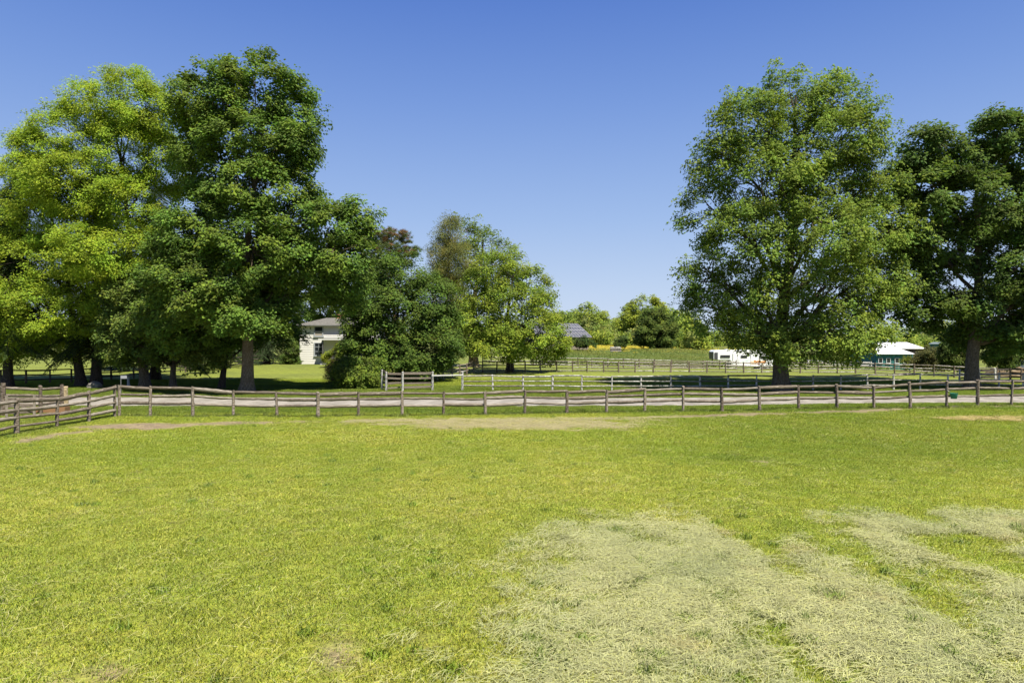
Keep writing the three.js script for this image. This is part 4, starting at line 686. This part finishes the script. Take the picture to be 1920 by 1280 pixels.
// ---------------------------------------------------------------- gooseneck horse trailer
{
  const d = 92, s = d / F, base = on(1394, d), yb = CAM_Y - (694 - 640) * s, g = thing('horse_trailer', 'white gooseneck horse trailer with dark windows parked beyond the big lone maple', 'trailer', [base.x, Math.min(base.y, yb), base.z]);
  const X = p => (p - 1394) * s, w = 2.2, yB = .48, yT = 2.68, xs = X(1373), xl = X(1339), xr = X(1450), yN = 1.42;
  const sh = new THREE.Shape([[xr, yB], [xr, yT - .08], [xr - .1, yT], [xl + .25, yT], [xl, yT - .2], [xl, yN + .1], [xl + .15, yN], [xs - .25, yN], [xs, yN - .25], [xs, yB]].map(p => new THREE.Vector2(...p)));
  const bodyG = new THREE.ExtrudeGeometry(sh, { depth: w - .08, bevelEnabled: true, bevelSize: .04, bevelThickness: .04, bevelSegments: 2 }); bodyG.translate(0, 0, -w + .04);
  const white = new THREE.MeshPhysicalMaterial({ color: C(.80, .81, .82), roughness: .35, clearcoat: .4 }); part('body', bodyG, white, g);
  const dark = flat(.03, .03, .035, .35), alu = flat(.55, .56, .58, .35, .7);
  part('nose_panel', box(.03, 1.0, w - .3, xl - .055, 1.98, -w / 2), dark, g); part('nose_side_panel', box(.42, .95, .02, X(1341.5) + .1, 1.92, .055), flat(.05, .05, .055), g); part('trim_strip', box(.1, .98, .025, X(1346), 1.92, .056), flat(.25, .26, .3), g);
  const win = (a, b, y0, y1) => { const W = X(b) - X(a), hh = y1 - y0, gg = new THREE.Group(); gg.name = 'window'; gg.position.set((X(a) + X(b)) / 2, (y0 + y1) / 2, .05); g.add(gg); part('pane', box(W, hh, .03), glass, gg); part('frame', mergeGeometries([box(W + .08, .05, .05, 0, hh / 2, 0), box(W + .08, .05, .05, 0, -hh / 2, 0), box(.05, hh - .05, .05, -W / 2 - .01, 0, 0), box(.05, hh - .05, .05, W / 2 + .01, 0, 0)]), flat(.1, .1, .1, .5), gg); };
  win(1351.5, 1368.5, 1.72, 2.02); win(1390, 1400.5, 1.66, 1.98); win(1427, 1445, 1.58, 1.9);
  for (const [a, b, y0, y1] of [[1374.5, 1383, .62, 2.3], [1407.6, 1408.2, .55, 2.35]]) { const dr = part('door', box(X(b) - X(a), y1 - y0, .02, (X(a) + X(b)) / 2, (y0 + y1) / 2, .052), b - a > 2 ? white : flat(.3, .3, .32), g); if (b - a > 2) { part('door_handle', box(.14, .05, .04, X(b) - .16, 1.35, .07), dark, dr); part('door_seam', mergeGeometries([box(.03, y1 - y0, .012, X(a), (y0 + y1) / 2, .064), box(.03, y1 - y0, .012, X(b), (y0 + y1) / 2, .064)]), flat(.25, .25, .27), dr); } }
  // side print: brown horses and a green swoosh
  const cv = document.createElement('canvas'); cv.width = 512; cv.height = 192; const c2 = cv.getContext('2d'); c2.fillStyle = '#e7e7e8'; c2.fillRect(0, 0, 512, 192); const rr = RNG(5);
  const paint = (x, y, a, b, col) => { c2.fillStyle = col; c2.beginPath(); c2.ellipse(x, y, a, b, (rr() - .5) * .6, 0, 6.3); c2.fill(); };
  paint(270, 100, 70, 38, '#c98a4c'); paint(350, 92, 60, 34, '#d79a58'); paint(210, 96, 36, 22, '#e0b98c'); paint(316, 120, 26, 44, '#7a3f1c'); paint(330, 60, 16, 30, '#8a4a22'); paint(410, 80, 22, 26, '#b87238'); paint(250, 70, 20, 26, '#b36b34'); paint(240, 140, 60, 10, '#e5c9a4'); paint(385, 130, 14, 36, '#c58a50'); for (let i = 0; i < 26; i++) paint(200 + rr() * 230, 60 + rr() * 90, 5 + rr() * 12, 4 + rr() * 10, ['#6d3a1c', '#d9a263', '#f0dcc0', '#a0602e'][Math.floor(rr() * 4)]);
  c2.strokeStyle = '#5fae9a'; c2.lineWidth = 7; c2.beginPath(); c2.moveTo(40, 90); c2.quadraticCurveTo(110, 70, 170, 34); c2.stroke(); c2.strokeStyle = '#3c8ea0'; c2.lineWidth = 4; c2.beginPath(); c2.moveTo(60, 80); c2.quadraticCurveTo(100, 74, 150, 56); c2.stroke();
  const tx = new THREE.CanvasTexture(cv); tx.colorSpace = THREE.SRGBColorSpace; const pg = new THREE.PlaneGeometry(X(1446) - X(1386), .98); const pr = part('side_print', pg, new THREE.MeshStandardMaterial({ map: tx, roughness: .4 }), g); pr.position.set((X(1386) + X(1446)) / 2, 1.08, .046); pr.userData.label = 'brown horse picture printed on the trailer side';
  for (const p of [1427.5, 1440]) for (const z of [-.12, -w + .2]) { const wg = new THREE.Group(); wg.name = 'wheel'; wg.position.set(X(p), .36, z); g.add(wg); const ty = new THREE.TorusGeometry(.26, .1, 10, 24); ty.translate(0, 0, .1); part('tyre', ty, flat(.02, .02, .02, .9), wg); const rm = new THREE.CylinderGeometry(.19, .19, .14, 18); rm.rotateX(Math.PI / 2); rm.translate(0, 0, .1); part('rim', rm, alu, wg); }
  for (const p of [1427.5, 1440]) { const ar = new THREE.TorusGeometry(.42, .05, 6, 18, Math.PI); ar.translate(X(p), .42, .05); part('fender', ar, alu, g); }
  part('rub_rail', box(xr - xs, .1, .06, (xr + xs) / 2, yB + .04, .065), alu, g); part('coupler', mergeGeometries([box(.12, .75, .12, xl + .1, yN - .3, -w / 2), box(.22, .14, .22, xl + .1, yN - .72, -w / 2)]), dark, g);
  part('landing_leg', mergeGeometries([box(.14, 1.25, .14, xs - .35, .82, -.3), box(.34, .06, .34, xs - .35, .17, -.3)]), dark, g); part('spare_box', box(.6, .4, 1.4, xs - .1, .62, -w / 2), dark, g); part('roof_vent', mergeGeometries([0.2, 2.2, -2].map(x => box(.4, .12, .4, x, yT + .1, -w / 2))), white, g);
}
// ---------------------------------------------------------------- small things
{
  let p = at(176, 727); const rk = new THREE.IcosahedronGeometry(.5, 3), q = rk.attributes.position; for (let i = 0; i < q.count; i++) { const v = V(q.getX(i), q.getY(i), q.getZ(i)), k = 1 + .5 * noise(v.x * 2.2, v.y * 2.2, v.z * 2.2); q.setXYZ(i, v.x * k * 1.15, v.y * k * .75, v.z * k); } rk.computeVertexNormals();
  const m = part(numbered('boulder'), rk, new THREE.MeshStandardMaterial({ map: barkTex([132, 126, 116], 31), roughness: .95 }), scene); m.position.set(p.x, p.y + .12, p.z); m.userData = { label: 'pale grey boulder in the shade behind the fence corner', category: 'boulder' };
  p = on(226, 50.5); let g = thing('yard_sign', 'small grey sign on a thin stake in the shade under the left trees', 'sign', [p.x, p.y, p.z], .2); part('stake', box(.03, 1.5, .03, 0, .7, 0), flat(.2, .2, .2), g); part('sign_panel', box(.42, .22, .02, .2, 1.32, .027), flat(.26, .27, .29), g);
  p = on(240, 58); g = thing('bird_bath', 'pale stone pedestal standing in the shade behind the yard sign', 'pedestal', [p.x, p.y, p.z]); part('pedestal', new THREE.LatheGeometry([[.0, 0], [.2, 0], [.2, .08], [.1, .2], [.09, .75], [.16, .88], [.0, .88]].map(a => new THREE.Vector2(...a)), 18), flat(.42, .42, .4, .9), g); part('bowl', new THREE.LatheGeometry([[0, .88], [.2, .9], [.36, 1.02], [.34, 1.02], [.18, .95], [0, .94]].map(a => new THREE.Vector2(...a)), 20), flat(.45, .45, .43, .9), g);
  p = on(1154, 136); g = thing('rail_stack', 'short stack of pale weathered rails in the flower field', 'timber', [p.x, p.y, p.z]); for (let i = 0; i < 5; i++) { const r = part('rail', STRAIGHT[i % 2], railFlaky[i % 4], g); r.scale.set(2.2, .13, .13); r.position.set(-1.1 + .1 * (i % 2), .16 + i * .25, (i % 2) * .05); }
  // earth mound and white wrapped bale at the right edge
  p = on(1892, 74); const mg = new THREE.SphereGeometry(1, 28, 14, 0, 6.284, 0, Math.PI / 2), mp = mg.attributes.position; for (let i = 0; i < mp.count; i++) { const k = 1 + .22 * noise(mp.getX(i) * 2.5, mp.getY(i) * 3, mp.getZ(i) * 2.5); mp.setXYZ(i, mp.getX(i) * 2.3 * k, mp.getY(i) * 1.1 * k - .1, mp.getZ(i) * 1.7 * k); } mg.computeVertexNormals();
  const mound = part(numbered('earth_mound'), mg, new THREE.MeshStandardMaterial({ map: barkTex([118, 100, 72], 41), roughness: 1 }), scene); mound.position.copy(p); mound.userData = { label: 'brown earth mound behind the corral at the right edge', category: 'mound' };
  p = on(1926, 76); const bg = new THREE.CylinderGeometry(.85, .85, 1.7, 28, 6), bp = bg.attributes.position; for (let i = 0; i < bp.count; i++) { const k = 1 + .04 * noise(bp.getX(i) * 4, bp.getY(i) * 5, bp.getZ(i) * 4); bp.setXYZ(i, bp.getX(i) * k, bp.getY(i) + .03 * noise(bp.getX(i) * 3, 2, bp.getZ(i) * 3), bp.getZ(i) * k); } bg.rotateZ(Math.PI / 2); bg.computeVertexNormals();
  const bale = part(numbered('wrapped_bale'), bg, flat(.78, .78, .76, .45), scene); bale.position.set(p.x, p.y + .83, p.z); bale.rotation.y = .3; bale.userData = { label: 'white rounded bale-like object at the right edge behind the corral', category: 'bale' };
}
shade(scene);
renderer.render(scene, camera);
